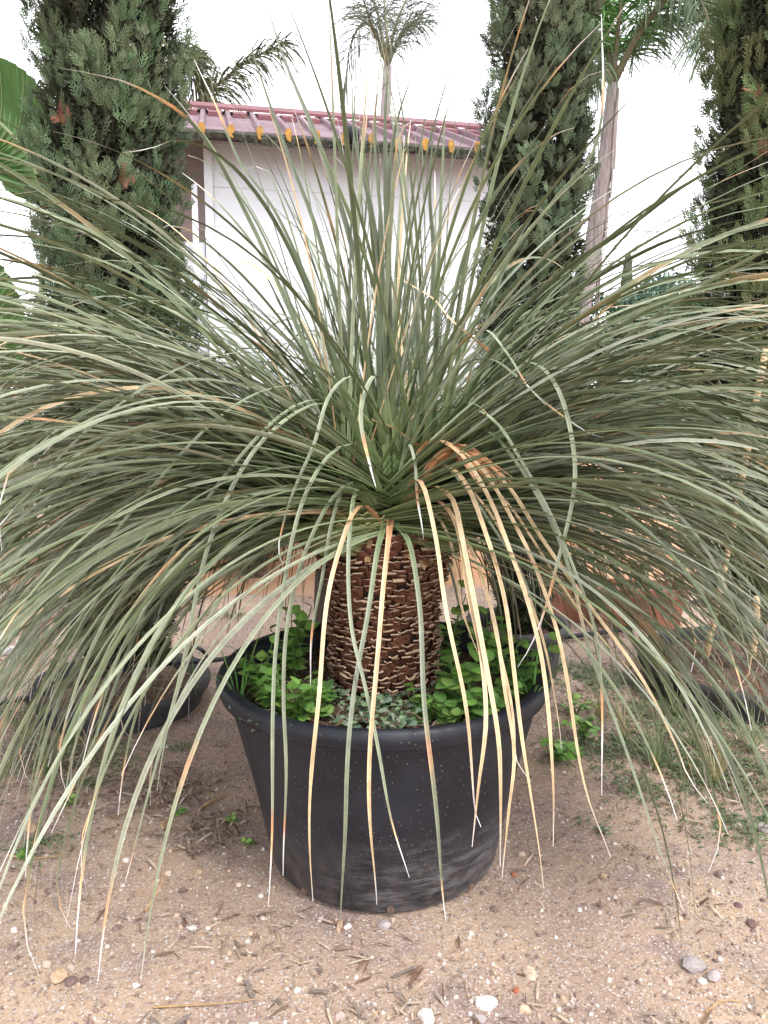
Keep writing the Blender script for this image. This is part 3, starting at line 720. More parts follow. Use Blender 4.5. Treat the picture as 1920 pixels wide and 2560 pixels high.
def trunk_and_scales():
    inv = np.array([0, 2.16, SOIL])
    def rad(z):          # z above the soil
        t = z / 0.46
        return 0.142 + 0.035 * t ** 1.3 + 0.006 * math.sin(t * 9)
    prof = [(0.02, -0.06)] + [(rad(z) - 0.004, z) for z in np.linspace(-0.05, 0.47, 14)] + [(0.12, 0.50), (0.01, 0.51)]
    V, Fq = lathe(prof, 48)
    trunk = link('trunk', mesh('trunk', V, Fq, [M['core']], smooth=True), sotol)
    # swollen bases of the rosettes
    for hx, hy, hz, hr in HEADS[:3]:
        pr = [(0.001, -hr * .75)] + [(hr * 1.0 * math.cos(a) * 0.98, hr * 0.80 * math.sin(a)) for a in np.linspace(-1.0, 1.5, 12)]
        V, Fq = lathe(pr, 32); V = V + np.array([hx, hy, hz]) - inv
        link('rosette_base', mesh('rosette_base', V, Fq, [M['core']], smooth=True), sotol)
    vs = [scale_mesh('leaf_base', M['scale_tan'], M['scale_brown'], s) for s in range(7)]
    items = []
    rows = 30; r = random.Random(4)
    for i in range(rows):
        z = 0.0 + 0.463 * i / (rows - 1)
        R = rad(z); n = 37
        for k in range(n):
            if r.random() < .03: continue
            a = (k + 0.5 * (i % 2)) * 2 * math.pi / n + r.gauss(0, 0.02)
            zz = z + r.gauss(0, 0.0034); rr = R + r.gauss(0, 0.0015)
            sz = r.uniform(0.72, 1.12) * R / 0.165
            m = Matrix.Translation((rr * math.cos(a), rr * math.sin(a), zz)) @ Matrix.Rotation(a - math.pi / 2, 4, 'Z') @ Matrix.Rotation(r.gauss(0, .10) - 0.0, 4, 'Y') @ Matrix.Rotation(r.gauss(-0.04, .22), 4, 'X') @ Matrix.Diagonal((sz, sz * r.uniform(.8, 1.6), sz * r.uniform(.8, 1.15), 1))
            items.append((abs((a + math.pi / 2 + math.pi) % (2 * math.pi) - math.pi), m, vs[r.randrange(7)]))
    items.sort(key=lambda t: t[0])
    for _, m, me in items[:300]:
        o = link('leaf_base', me, trunk); o.matrix_local = m
    Vs, Fs, mi = [], [], []
    off = 0
    for _, m, me in items[300:]:
        for v in me.vertices: Vs.append(m @ v.co)
        for p in me.polygons: Fs.append([off + q for q in p.vertices]); mi.append(p.material_index)
        off += len(me.vertices)
    link('leaf_bases', mesh('leaf_bases', Vs, Fs, [M['scale_brown'], M['scale_tan']], midx=mi), trunk, kind='stuff')
    # green scale-like bases on the two front rosettes
    mg = mat('green leaf base', (0.085, 0.115, 0.035), 0.5, 0.3, 30, color2=(0.15, 0.17, 0.06)); me_edge = mat('leaf base margin', (0.32, 0.28, 0.13), 0.7, 0.2, 30)
    gs = [scale_mesh('green_leaf_base', me_edge, mg, 40 + s) for s in range(4)]
    for hx, hy, hz, hr in HEADS[:2]:
        for i in range(8):
            el = -0.42 + i * 0.135; R = hr * 1.0 * math.cos(el) + 0.006
            n = 22
            for k in range(n):
                a = (k + .5 * (i % 2)) * 2 * math.pi / n + r.gauss(0, .03)
                d = (a + math.pi / 2 + math.pi) % (2 * math.pi) - math.pi
                if abs(d) > 1.5: continue
                sz = r.uniform(1.0, 1.3)
                o = link('green_leaf_base', gs[r.randrange(4)], sotol)
                o.matrix_local = Matrix.Translation(Vector((hx + R * math.cos(a), hy + R * math.sin(a), hz + hr * .85 * math.sin(el))) - Vector(inv)) @ Matrix.Rotation(a - math.pi / 2, 4, 'Z') @ Matrix.Rotation(-el * 0.8, 4, 'X') @ Matrix.Diagonal((sz, sz * .5, sz, 1))
    # dry torn stubs below the rosettes
    for k in range(80):
        front = k < 50
        a = -math.pi / 2 + (r.uniform(-1.3, 1.3) if front else r.uniform(1.3, 5))
        z0 = r.uniform(0.41, 0.50); R0 = rad(0.45) - 0.03
        p0 = np.array([R0 * math.cos(a), R0 * math.sin(a), z0])
        e = r.uniform(-0.5, 0.5); L = r.uniform(0.03, 0.065)
        da = a + r.gauss(0, 0.5)
        P = np.array([p0 + L * s * np.array([math.cos(da) * math.cos(e - s * .6), math.sin(da) * math.cos(e - s * .6), math.sin(e - s * .6)]) for s in np.linspace(0, 1, 5)])
        h = np.array([-math.sin(da), math.cos(da), r.gauss(0, .5)])
        n = len(P); V = []; wv = 0.011 * r.uniform(.7, 1.3)
        for q in range(n):
            tp = 1 if q < n - 1 else 0.8
            V += [P[q] - h * wv * tp, P[q] + np.array([0, 0, .003]), P[q] + h * wv * tp]
        i = np.arange(n - 1)[:, None] * 3 + np.arange(2)[None]
        Fq = np.stack([i, i + 1, i + 4, i + 3], -1).reshape(-1, 4)
        c = (RUST * r.uniform(.4, 1.0) if r.random() < .5 else TAN * r.uniform(.4, .8))
        link('leaf_stub', mesh('leaf_stub', np.array(V), Fq, [M['leaf']], col=np.tile(c, (len(V), 1))), sotol)
trunk_and_scales()

# ------------------------------------------------------------------ big pot
def make_pot(name, label, cx, cy, z0, R, Hh, Rb, soil_z, m, lip=0.035, soil_bump=0.02, cat='plant pot', wob=0.0, litter_n=0):
    root = empty(name, (cx, cy, z0), label=label, cat=cat)
    body = [(0.0005, 0.0), (Rb * .94, 0.0), (Rb, 0.018), (Rb + (R - lip - Rb) * .5, Hh * .5), (R - lip, Hh - 0.07), (R - lip + .002, Hh - .045),
            (R - lip - .016, Hh - .045), (R - lip - .018, Hh - .07), (Rb + (R - lip - Rb) * .5 - .015, Hh * .5), (Rb - .02, .03), (0.0005, .03)]
    V, Fq = lathe(body, 96, wob); link('body', mesh('body', V, Fq, [m], smooth=True), root)
    a = lip
    rim = [(R - a - .018, Hh - .06), (R - a - .012, Hh - .012), (R - a * .75, Hh), (R - a * .35, Hh + .002), (R - .006, Hh - .006), (R, Hh - .018), (R - .003, Hh - .034), (R - .012, Hh - .046), (R - .010, Hh - .050), (R - a + .0035, Hh - .052), (R - a + .0035, Hh - .06)]
    V, Fq = lathe(rim, 96, wob); link('rim', mesh('rim', V, Fq, [m], smooth=True), root)
    nr, na = 26, 72
    rr = np.linspace(0.001, 1, nr) * (Rb + (R - lip - Rb) * (soil_z / Hh) - .012)
    th = np.arange(na) * 2 * math.pi / na
    X = rr[:, None] * np.cos(th); Y = rr[:, None] * np.sin(th)
    def sz(x, y): return soil_z + soil_bump * vnoise(np.stack([x + cx, y + cy], -1) * 9, 5) + soil_bump * .5 * vnoise(np.stack([x + cx, y + cy], -1) * 25, 6)
    Z = sz(X, Y)
    V = np.stack([X, Y, Z], -1).reshape(-1, 3)
    i = np.arange(nr - 1)[:, None] * na; j = np.arange(na)[None]; j2 = (j + 1) % na
    Fq = np.stack([i + j, i + j2, i + na + j2, i + na + j], -1).reshape(-1, 4)
    so_ = link('soil', mesh('soil', V, Fq, [M['soil']], smooth=True), root)
    if litter_n:
        def area(n):
            r = rr[-1] * .97 * np.sqrt(rg.random(n)); t = rg.uniform(0, 6.28, n); return r * np.cos(t), r * np.sin(t)
        link('mulch', litter(litter_n, area, sz, 0.006, 0.026, 'mulch'), so_, kind='stuff')
    return root, sz
bigpot, bigsoil = make_pot('plant_pot', 'big round black plastic pot with thick rolled rim in the foreground holding the scaly trunk', 0.0, 2.16, 0.0, 0.48, POT_H, 0.335, SOIL - 0.005, M['pot'], 0.036, 0.012, litter_n=2600, wob=0.003)
V, Fq = lathe([(0.4485, 0.512), (0.4515, 0.514), (0.4525, 0.5175), (0.4500, 0.521), (0.447, 0.5205)], 96, .003)
link('rim_edge', mesh('rim_edge', V, Fq, [mat('worn plastic edge', (0.10, 0.10, 0.115), 0.6, 0.6, 30)], smooth=True), bigpot)
# drain holes near the foot
for ang in (-1.52, -2.25, -0.8):
    R = 0.3385
    V, Fq, C = tube([(R * math.cos(ang), R * math.sin(ang), .028), ((R + .004) * math.cos(ang), (R + .004) * math.sin(ang), .028)], .010, 8)
    link('drain_hole', mesh('drain_hole', V, Fq, [M['soil']]), bigpot)

# ------------------------------------------------------------------ cypresses
def spray_template():
    T = []; Fs = []
    def blade(p, d, L, w, nrm):
        p = np.array(p, float); d = np.array(d, float); d /= np.linalg.norm(d)
        s = np.cross(d, nrm); s /= np.linalg.norm(s) + 1e-9
        b = len(T)
        T.extend([p - s * w * .4, p + d * L * .55 - s * w, p + d * L, p + d * L * .55 + s * w])
        Fs.append([b, b + 1, b + 2, b + 3])
    r = random.Random(2); nrm = np.array([0, 1.0, 0.15])
    blade((0, 0, 0), (0, 0, 1), 1.0, .046, nrm)
    for i in range(8):
        z = 0.08 + i * 0.105; sd = 1 if i % 2 else -1
        L = 0.50 * (1 - 0.6 * z) * r.uniform(.85, 1.15)
        d = np.array([sd * .62, r.gauss(0, .22), .8])
        blade((0, 0, z), d, L, .044, nrm + np.array([0, 0, r.gauss(0, .2)]))
        dn = d / np.linalg.norm(d)
        for q in (0.35,) if i % 2 else (0.6,):
            d2 = dn + np.array([sd * (-.5 if q > .5 else .55), r.gauss(0, .35), .3])
            blade(np.array([0, 0, z]) + dn * L * q, d2, L * .5, .040, nrm)
    return np.array(T), np.array(Fs)
SPT = spray_template()
def make_cypress(label, axis, rads, zt, dens, seed, tint, group, dead=()):
    """axis: list of (x,y,z) centre points, rads: radius at each"""
    r = np.random.default_rng(seed)
    ax = np.array(axis, float); base = ax[0].copy()
    root = empty('cypress_tree', (base[0], base[1], base[2]), label=label, cat='tree')
    zs = ax[:, 2]
    def cen(z): return np.stack([np.interp(z, zs, ax[:, 0]), np.interp(z, zs, ax[:, 1])], -1)
    def rd(z): return np.interp(z, zs, rads)
    # trunk
    tp = [(cen(z)[0] , cen(z)[1], z) for z in np.linspace(zs[0], zs[-1] * .95, 10)]
    V, Fq, C = tube(np.array(tp) - base, np.linspace(.032, .008, 10), 8)
    link('trunk', mesh('trunk', V, Fq, [M['bark']], smooth=True), root)
    # clumps
    H_ = zs[-1] - zs[0]; zlo = zs[0] + .06
    nc = int(dens * H_ * np.mean(rads) * 2 * math.pi)
    zc = zlo + (zs[-1] - .12 - zlo) * r.random(nc); th = r.uniform(0, 2 * math.pi, nc)
    per = 29
    lay = r.random(nc)
    rr = rd(zc) * (0.97 + 0.07 * vnoise(np.stack([np.cos(th) * 1.6, np.sin(th) * 1.6, zc * 3.2], -1), seed) - 0.18 * (lay < .42))
    cc = cen(zc)
    P = np.stack([cc[:, 0] + rr * np.cos(th), cc[:, 1] + rr * np.sin(th), zc], -1)
    out = np.stack([np.cos(th), np.sin(th), np.zeros(nc)], -1)
    # sprays within each clump: flame shape
    t = r.random((nc, per)); ang = r.uniform(0, 6.28, (nc, per)); hgt = r.uniform(.12, .26, nc)[:, None] * np.clip(rd(zc) / .30, .5, 1.1)[:, None]
    wid = (0.055 * (1 - t) ** .6 * (0.3 + t * 1.2)) * (hgt / .2)
    lean = r.normal(0, .15, (nc, 1))
    tang = np.stack([-np.sin(th), np.cos(th), np.zeros(nc)], -1)
    pos = P[:, None, :] + (hgt * (t - .35))[..., None] * np.array([0, 0, 1.0]) + (wid * np.cos(ang))[..., None] * tang[:, None] + (wid * np.sin(ang) - .035 * (1 - t))[..., None] * out[:, None] + (lean * hgt * t)[..., None] * tang[:, None]
    # direction: up and away from the clump axis
    d = np.array([0, 0, 1.0]) + (0.55 * np.cos(ang) + lean)[..., None] * tang[:, None] + (0.40 * np.sin(ang) + .22)[..., None] * out[:, None] + r.normal(0, .17, (nc, per, 3))
    d /= np.linalg.norm(d, axis=-1, keepdims=True)
    nrm = out[:, None] + r.normal(0, .6, (nc, per, 3)); sx = np.cross(nrm, d); sx /= np.linalg.norm(sx, axis=-1, keepdims=True)
    sy = np.cross(d, sx)
    R = np.stack([sx, sy, d], -1).reshape(-1, 3, 3)
    sc = (r.uniform(.040, .075, (nc, per))).reshape(-1)
    cols = np.array([[0.088, 0.125, 0.066], [0.070, 0.105, 0.060], [0.100, 0.122, 0.066], [0.108, 0.112, 0.066], [0.076, 0.125, 0.060]]) * tint
    cols = cols * .55 + cols[[0]] * .45
    c = 1.35 * cols[r.integers(0, 5, nc)] * r.uniform(.8, 1.15, (nc, 1))
    c = np.repeat(c, per, 0) * r.uniform(.8, 1.15, (nc * per, 1))
    V, Fq, C = scatter(SPT[0], SPT[1], pos.reshape(-1, 3) - base, R, sc, c)
    # inner twiggy core so the crown is opaque in the middle
    n2 = int(nc * 12); z2 = zlo + (zs[-1] - .2 - zlo) * r.random(n2); t2 = r.uniform(0, 6.28, n2); r2 = rd(z2) * r.uniform(.30, .74, n2); c2 = cen(z2)
    p2 = np.stack([c2[:, 0] + r2 * np.cos(t2), c2[:, 1] + r2 * np.sin(t2), z2], -1) - base
    d2 = np.stack([np.cos(t2) * .5, np.sin(t2) * .5, np.ones(n2)], -1) + r.normal(0, .3, (n2, 3)); d2 /= np.linalg.norm(d2, axis=1, keepdims=True)
    s2 = np.cross(r.normal(size=(n2, 3)), d2); s2 /= np.linalg.norm(s2, axis=1, keepdims=True)
    R2 = np.stack([s2, np.cross(d2, s2), d2], -1)
    V2, F2, C2 = scatter(SPT[0][:44] * np.array([1.6, 1.6, 1]), SPT[1][:11], p2, R2, r.uniform(.07, .12, n2) , np.tile(np.array([.045, .048, .030]), (n2, 1)))
    link('crown', mesh('crown', *cat_([(V, Fq, C), (V2, F2, C2)])[:2], [M['foliage']], col=cat_([(V, Fq, C), (V2, F2, C2)])[2]), root)
    for (px, py, Yd, s) in dead:
        p = W(px, py, Yd); n3 = 6
        q = p + r.normal(0, s * .45, (n3, 3)); dd = r.normal(0, .6, (n3, 3)) + np.array([0, -.3, .2]); dd /= np.linalg.norm(dd, axis=1, keepdims=True)
        ss = np.cross(r.normal(size=(n3, 3)), dd); ss /= np.linalg.norm(ss, axis=1, keepdims=True)
        V3, F3, _ = scatter(SPT[0], SPT[1], q - base, np.stack([ss, np.cross(dd, ss), dd], -1), np.full(n3, .05), np.ones((n3, 3)))
        link('dead_sprig', mesh('dead_sprig', V3, F3, [M['rust_dry']]), root, label='rust brown dead tuft of foliage')
    return root

# left
def axis_px(rows, Y):
    """rows: (cx_px, y_px, halfwidth_px) from bottom to top"""
    ax, rd = [], []
    for cx, y, hw in rows:
        p = W(cx, y, Y); ax.append(p); rd.append(hw * Y / F)
    return ax, rd
A1, R1 = axis_px([(315, 1690, 85), (310, 1560, 140), (300, 1350, 170), (292, 1000, 185), (282, 600, 176), (275, 250, 172), (268, 0, 176)], 3.25)
top = A1[-1]; A1 += [top + np.array([0, 0, .5]), top + np.array([0, 0, .95])]; R1 += [.22, .05]
make_cypress('broad dark green columnar cypress at the left behind the big plant', A1, R1, 0, 88, 1, np.array([1, 1, 1]), None, dead=[(158, 305, 2.96, .035), (640 * .5, 440, 2.96, .012)])
A2, R2 = axis_px([(1305, 1610, 45), (1308, 1480, 75), (1312, 1250, 105), (1318, 900, 128), (1330, 650, 132), (1345, 350, 128), (1362, 0, 128)], 3.75)
top = A2[-1]; A2 += [top + np.array([0.01, 0, .5]), top + np.array([0.02, 0, .9])]; R2 += [.17, .03]
make_cypress('slim columnar cypress between the white house and the bare palm trunk', A2, R2, 0, 88, 2, np.array([1.05, .98, 1.05]), None)
A3, R3 = axis_px([(1890, 1600, 110), (1895, 1450, 170), (1900, 1250, 195), (1915, 950, 200), (1930, 600, 180), (1950, 250, 160), (1955, 0, 158)], 3.45)
top = A3[-1]; A3 += [top + np.array([0, 0, .5]), top + np.array([0, 0, .9])]; R3 += [.2, .04]
make_cypress('olive tinged columnar cypress at the right edge with a cane leaning in it', A3, R3, 0, 80, 3, np.array([1.12, 1.03, .85]), None, dead=[(1885, 235, 3.2, .03), (1905, 375, 3.2, .03)])

# pots of the cypresses (half sunk)
p1 = W(302, 1695, 3.25)
make_pot('shallow_pot', 'wide low black pot sunk in the soil under the left cypress', p1[0], 3.25, -0.10, 0.385, p1[2] + 0.10, 0.33, p1[2] + 0.10 - .05, M['pot_dusty'], .030, .014, litter_n=900, wob=.006)
p2 = W(1312, 1655, 3.45)
make_pot('shallow_pot', 'black pot with a curled rim peeking out behind the big pot, holding the slim cypress', p2[0], 3.70, -0.05, 0.26, 0.30, 0.2, 0.22, M['pot_dusty'], .028, .01, litter_n=200)
p3 = W(1890, 1600, 3.45)
make_pot('shallow_pot', 'wide dusty black pot at the right edge under the olive tinged cypress', p3[0], 3.45, -0.10, 0.52, 0.24, 0.46, 0.18, M['pot_dusty'], .03, .014, litter_n=500, wob=.006)

# canes
def cane(label, a, b, r0):
    pts, L = smooth_path([a, (np.array(a) + np.array(b)) / 2 + np.array([.006, 0, 0]), b], 14)
    base = np.array(a)
    rad = np.full(14, r0); rad[::3] *= 1.14
    V, Fq, C = tube(pts - base, rad, 8)
    o = link('bamboo_cane', mesh('bamboo_cane', V, Fq, [M['cane']], smooth=True), label=label, cat='cane'); o.location = a
cane('long pale bamboo cane leaning against the right cypress', W(1766, 1640, 3.16), W(1915, 870, 3.1), .0125)
cane('short stout pale cane standing in the pot at the right edge', W(1880, 1645, 3.1), W(1892, 1490, 3.12), .014)

# ------------------------------------------------------------------ other sotols
make_sotol('sotol_plant', 'pale grass leaved plant right behind the big one, in front of the white wall',
           0.02, 3.55, [(-.12, 3.55, .92, .09), (0.05, 3.6, .92, .09)], 260, (1.0, 1.5), 9, lambda a, e: True, 0.45, width=.010, nparts=300,
           green=np.array([.16, .19, .125]), tipp=.85, density=lambda a, e: e > .35)
make_sotol('sotol_plant', 'neighbouring strap leaved plant past the left edge, only its leaf tips reaching into view',
           -2.05, 2.75, [(-2.05, 2.75, .95, .14)], 230, (1.1, 1.6), 10, lambda a, e: True, 0.45, width=.011, nparts=300, tipp=.9, density=lambda a, e: math.cos(a) > -.2)
for (x, y, lab) in ((0.02, 3.55, 'small black pot hidden behind the scaly trunk'), (-2.05, 2.75, 'black pot of the neighbouring plant past the left edge')):
    make_pot('plant_pot', lab, x, y, 0, .20 if x > 0 else .36, .5, .17 if x > 0 else .28, .45, M['pot_dusty'], .02, .008)
for (x, y, par) in ((0.02, 3.55, 1), (-2.05, 2.75, 2)):
    root = [o for o in bpy.data.objects if o.name.startswith('sotol_plant')][par]
    V, Fq = lathe([(.001, -.05), (.10, -.04), (.11, .3), (.12, .42), (.08, .52), (.001, .56)], 20)
    link('trunk', mesh('trunk', V, Fq, [M['core']], smooth=True), root)

# ------------------------------------------------------------------ palms
def frond(root, base, P, ll, n=46, droop=.6, col=(.10, .13, .07), seed=0, both=True, up=0.0, lw=.007):
    r = np.random.default_rng(seed)
    pts, L = smooth_path(P, 24)
    fr_v, fr_f, fr_c = tube(pts - base, np.linspace(.032, .004, 24), 5, (.13, .12, .07))
    parts = [(fr_v, fr_f, fr_c)]
    tg = np.gradient(pts, axis=0); tg /= np.linalg.norm(tg, axis=1, keepdims=True)
    for i in range(n):
        s = .22 + .78 * i / (n - 1); k = s * 23; a = int(min(k, 22)); f = k - a
        p = pts[a] * (1 - f) + pts[a + 1] * f; t = tg[a]
        side0 = np.cross(t, [0, 0, 1.0]); nn = np.linalg.norm(side0); side0 = side0 / nn if nn > .05 else np.array([1., 0, 0])
        for sd in (-1, 1):
            for rep in range(2):
                l = ll * (1 - .55 * abs(s - .45) ** 1.2) * r.uniform(.7, 1.1)
                d0 = side0 * sd * r.uniform(.5, 1.1) + t * r.uniform(.5, .9) + np.array([0, 0, up + r.normal(0, .35)]); d0 /= np.linalg.norm(d0)
                q = [p]; d = d0.copy()
                for j in range(4):
                    d = d + np.array([0, 0, -droop * .35 * (j + .3)]); d /= np.linalg.norm(d); q.append(q[-1] + d * l / 4)
                q = np.array(q) - base
                wd = np.cross(q[-1] - q[0], r.normal(size=3)); wd /= np.linalg.norm(wd) + 1e-9
                ww = lw * np.array([.8, 1, .9, .6, .12])[:, None]
                V = np.stack([q - wd * ww, q + wd * ww], 1).reshape(-1, 3)
                ii = np.arange(4) * 2
                Fq = np.stack([ii, ii + 1, ii + 3, ii + 2], -1)
                c = np.tile(np.array(col) * r.uniform(.7, 1.3), (len(V), 1))
                parts.append((V, Fq, c))
    V, Fq, C = cat_(parts)
    link('frond', mesh('frond', V, Fq, [M['foliage']], col=C), root)
def palm(label, trunk_px, widths, Y, fronds, ll, boots=True, col=(.10, .13, .07), n=46, lw=.007, droop=.6):
    pts = [W(x, y, Y) for x, y in trunk_px]
    base = pts[0].copy(); base[2] = 0
    # continue down to the ground
    d = pts[0] - pts[1]; d /= abs(d[2]); g = pts[0] + d * pts[0][2]; g[2] = 0; base = g
    full, L = smooth_path([g] + pts, 30)
    root = empty('palm_tree', base, label=label, cat='palm tree')
    rad = np.interp(np.linspace(0, 1, 30), np.linspace(0, 1, len(widths)), widths) * (1 + .06 * np.sin(np.arange(30) * 1.9))
    V, Fq, C = tube(full - base, rad, 14)
    tr = link('trunk', mesh('trunk', V, Fq, [M['palm_trunk']], smooth=True), root)
    top = full[-1]
    if boots:
        r = random.Random(3)
        for k in range(22):    # old leaf sheaths clinging to the trunk
            t = r.uniform(.5, .99); i = int(t * 29); p = full[i] - base; a = r.uniform(0, 6.28); R = rad[i]
            Lh = r.uniform(.15, .45)
            q = np.array([[R * 1.0, -.03, -Lh], [R * 1.0, .03, -Lh], [R * 1.12, .025, 0], [R * 1.12, -.025, 0], [R * 1.25, .012, Lh * .3], [R * 1.25, -.012, Lh * .3]])
            rt = np.array([[math.cos(a), -math.sin(a), 0], [math.sin(a), math.cos(a), 0], [0, 0, 1]])
            q = np.vstack([q, q * np.array([.9, 1, 1])]) @ rt.T + p
            Fc = [(0, 1, 2, 3), (3, 2, 4, 5), (7, 6, 9, 8), (8, 9, 11, 10), (0, 3, 9, 6), (1, 7, 8, 2), (3, 5, 11, 9), (2, 8, 10, 4), (5, 4, 10, 11), (0, 6, 7, 1)]
            link('leaf_sheath', mesh('leaf_sheath', q, Fc, [M['palm_trunk']]), tr)
    for i, fp in enumerate(fronds):
        dr = droop; cc = col
        if isinstance(fp, dict): dr = fp.get('droop', droop); cc = fp.get('col', col); fp = fp['p']
        P = [W(x, y, Y + dy) for x, y, dy in fp]
        frond(root, base, P, ll, n, dr, cc, seed=i + 7, lw=lw)
    return root
palm('tall palm with a shaggy grey trunk right of the slim cypress', [(1455, 760), (1480, 640), (1500, 500), (1520, 340), (1532, 210)], [.115, .105, .098, .090, .072, .05], 7.4,
     [[(1532, 205, 0), (1500, 150, 0), (1480, 90, .1), (1470, 20, .2), (1440, -60, .5)],
      {'p': [(1534, 205, 0), (1540, 130, 0), (1548, 50, -.1), (1560, -40, -.2), (1590, -120, -.3)], 'col': (.10, .22, .06)},
      {'p': [(1530, 205, 0), (1520, 120, .1), (1518, 40, .1), (1520, -60, .2)], 'col': (.09, .19, .06)},
      [(1536, 205, 0), (1580, 110, 0), (1640, 20, .1), (1720, -30, .2), (1800, 0, .3), (1830, 60, .3)],
      [(1536, 205, 0), (1600, 80, -.2), (1690, -20, -.5), (1760, 20, -.8), (1775, 120, -1)],
      [(1538, 205, 0), (1570, 140, .3), (1620, 70, .7), (1700, 30, 1.1)],
      [(1530, 205, 0), (1480, 170, -.2), (1440, 170, -.5), (1400, 220, -.8)],
      {'p': [(1740, 40, .2), (1790, 62, .1), (1830, 62, .1)], 'col': (.30, .17, .12)}], .62, col=(.095, .13, .075), droop=.9, n=50)
palm('distant palm with a thin pale trunk rising behind the roof ridge', [(958, 420), (960, 320), (966, 240), (970, 165)], [.12, .11, .10, .085, .06], 11.5,
     [[(968, 165, 0), (955, 90, 0), (940, 20, .2), (900, -60, .4)],
      [(968, 165, 0), (940, 80, .1), (905, 60, .2), (875, 120, .3), (862, 230, .3)],
      [(970, 165, 0), (985, 80, 0), (1010, 10, .2), (1050, -50, .4)],
      [(970, 165, 0), (1000, 90, .3), (1040, 50, .6), (1072, 10, .8)],
      [(966, 165, 0), (968, 90, 0), (960, 0, .2), (960, -80, .2)],
      [(970, 165, 0), (945, 110, -.4), (915, 20, -.8), (900, -40, -1)],
      [(966, 165, 0), (990, 120, 0), (1020, 70, 0), (1060, 60, 0)]], .75, boots=False, col=(.13, .15, .11), lw=.006, n=24, droop=.7)
palm('half hidden palm behind the left cypress with one frond arching over the roof', [(400, 520), (400, 420), (402, 330), (405, 270)], [.15, .14, .13, .12, .1], 9.2,
     [[(405, 268, 0), (480, 262, -.2), (540, 215, -.3), (610, 160, -.3), (680, 120, -.3), (712, 112, -.3)],
      [(405, 268, 0), (430, 200, 0), (470, 170, .1), (505, 205, .2), (515, 240, .2)],
      [(405, 268, 0), (400, 150, 0), (440, 130, .2), (480, 140, .4)],
      [(405, 268, 0), (340, 180, 0), (260, 150, .2)],
      [(405, 268, 0), (380, 140, 0), (330, 60, .2)]], .62, boots=False, col=(.115, .125, .07), n=56, droop=.8, lw=.008)

# ------------------------------------------------------------------ banana like leaf plant at the left
def paddle_plant():
    base = W(-60, 1400, 4.2); base[2] = 0
    root = empty('banana_plant', base, label='big bright green paddle leaf with pale ribs at the upper left edge', cat='plant')
    ml = mat('banana leaf', (0.075, 0.165, 0.045), 0.5, 0.2, 6, color2=(0.11, 0.22, 0.07), spec=.4, trans=.12)
    mr = mat('banana midrib', (0.24, 0.30, 0.15), 0.5, 0.1, 8)
    def blade(P, halfw, side_dir, lab=None):
        pts, L = smooth_path(P, 44); tg = np.gradient(pts, axis=0); tg /= np.linalg.norm(tg, axis=1, keepdims=True)
        sd = np.array(side_dir, float); sd = sd - tg * (tg @ sd)[:, None]; sd /= np.linalg.norm(sd, axis=1, keepdims=True)
        nm = np.cross(tg, sd)
        s = np.linspace(0, 1, 44); wv = halfw * np.sin(np.clip(s * 1.02 + .04, 0, 1) ** .75 * math.pi) ** .55
        cr = .011 * np.where(np.arange(44) % 2 == 0, 1, -1)
        V = []
        cols = [-1, -.66, -.33, 0, .33, .66, 1]
        for q in cols:
            V.append(pts + sd * (wv * q)[:, None] + tg * (abs(q) * wv * .35)[:, None] + nm * (cr * (abs(q) > .1) - wv * .25 * q * q + .03 * abs(q))[:, None])
        V = np.stack(V, 1).reshape(-1, 3) - base; c = len(cols)
        i = np.arange(43)[:, None] * c + np.arange(c - 1)[None]
        Fq = np.stack([i, i + 1, i + c + 1, i + c], -1).reshape(-1, 4)
        lf = link('leaf', mesh('leaf', V, Fq, [ml]), root)
        v, f, _ = tube(pts - base + nm * -.004, np.linspace(.014, .004, 44), 6)
        link('midrib', mesh('midrib', v, f, [mr], smooth=True), lf)
        parts = []
        for k in range(3, 42, 3):       # raised side veins
            for q in (-1, 1):
                qs = np.linspace(0, .95, 6)
                pv = np.array([pts[k] + sd[k] * wv[k] * q * a + tg[k] * a * wv[k] * .35 + nm[k] * (-wv[k] * .25 * a * a + .03 * a - .007) for a in qs])
                parts.append(tube(pv - base, .0022, 4))
        v, f, c_ = cat_(parts); link('vein', mesh('vein', v, f, [mr]), lf)
        return pts
    a = blade([W(110, 520, 4.05), W(92, 430, 4.0), W(40, 345, 4.0), W(-40, 275, 4.05), W(-130, 215, 4.1)], .30, (0.55, -.35, .75))
    b = blade([W(0, 960, 4.3), W(0, 860, 4.3), W(-40, 740, 4.3), W(-110, 660, 4.3), W(-200, 600, 4.3)], .22, (0.8, -.25, .5))
    for q in (a, b):
        P, L = smooth_path([base, base + np.array([.05, 0, .5]), (base + q[0]) / 2 + np.array([.12, 0, 0]), q[0]], 14)
        v, f, _ = tube(P - base, np.linspace(.035, .014, 14), 8); link('stem', mesh('stem', v, f, [mr], smooth=True), root)
paddle_plant()

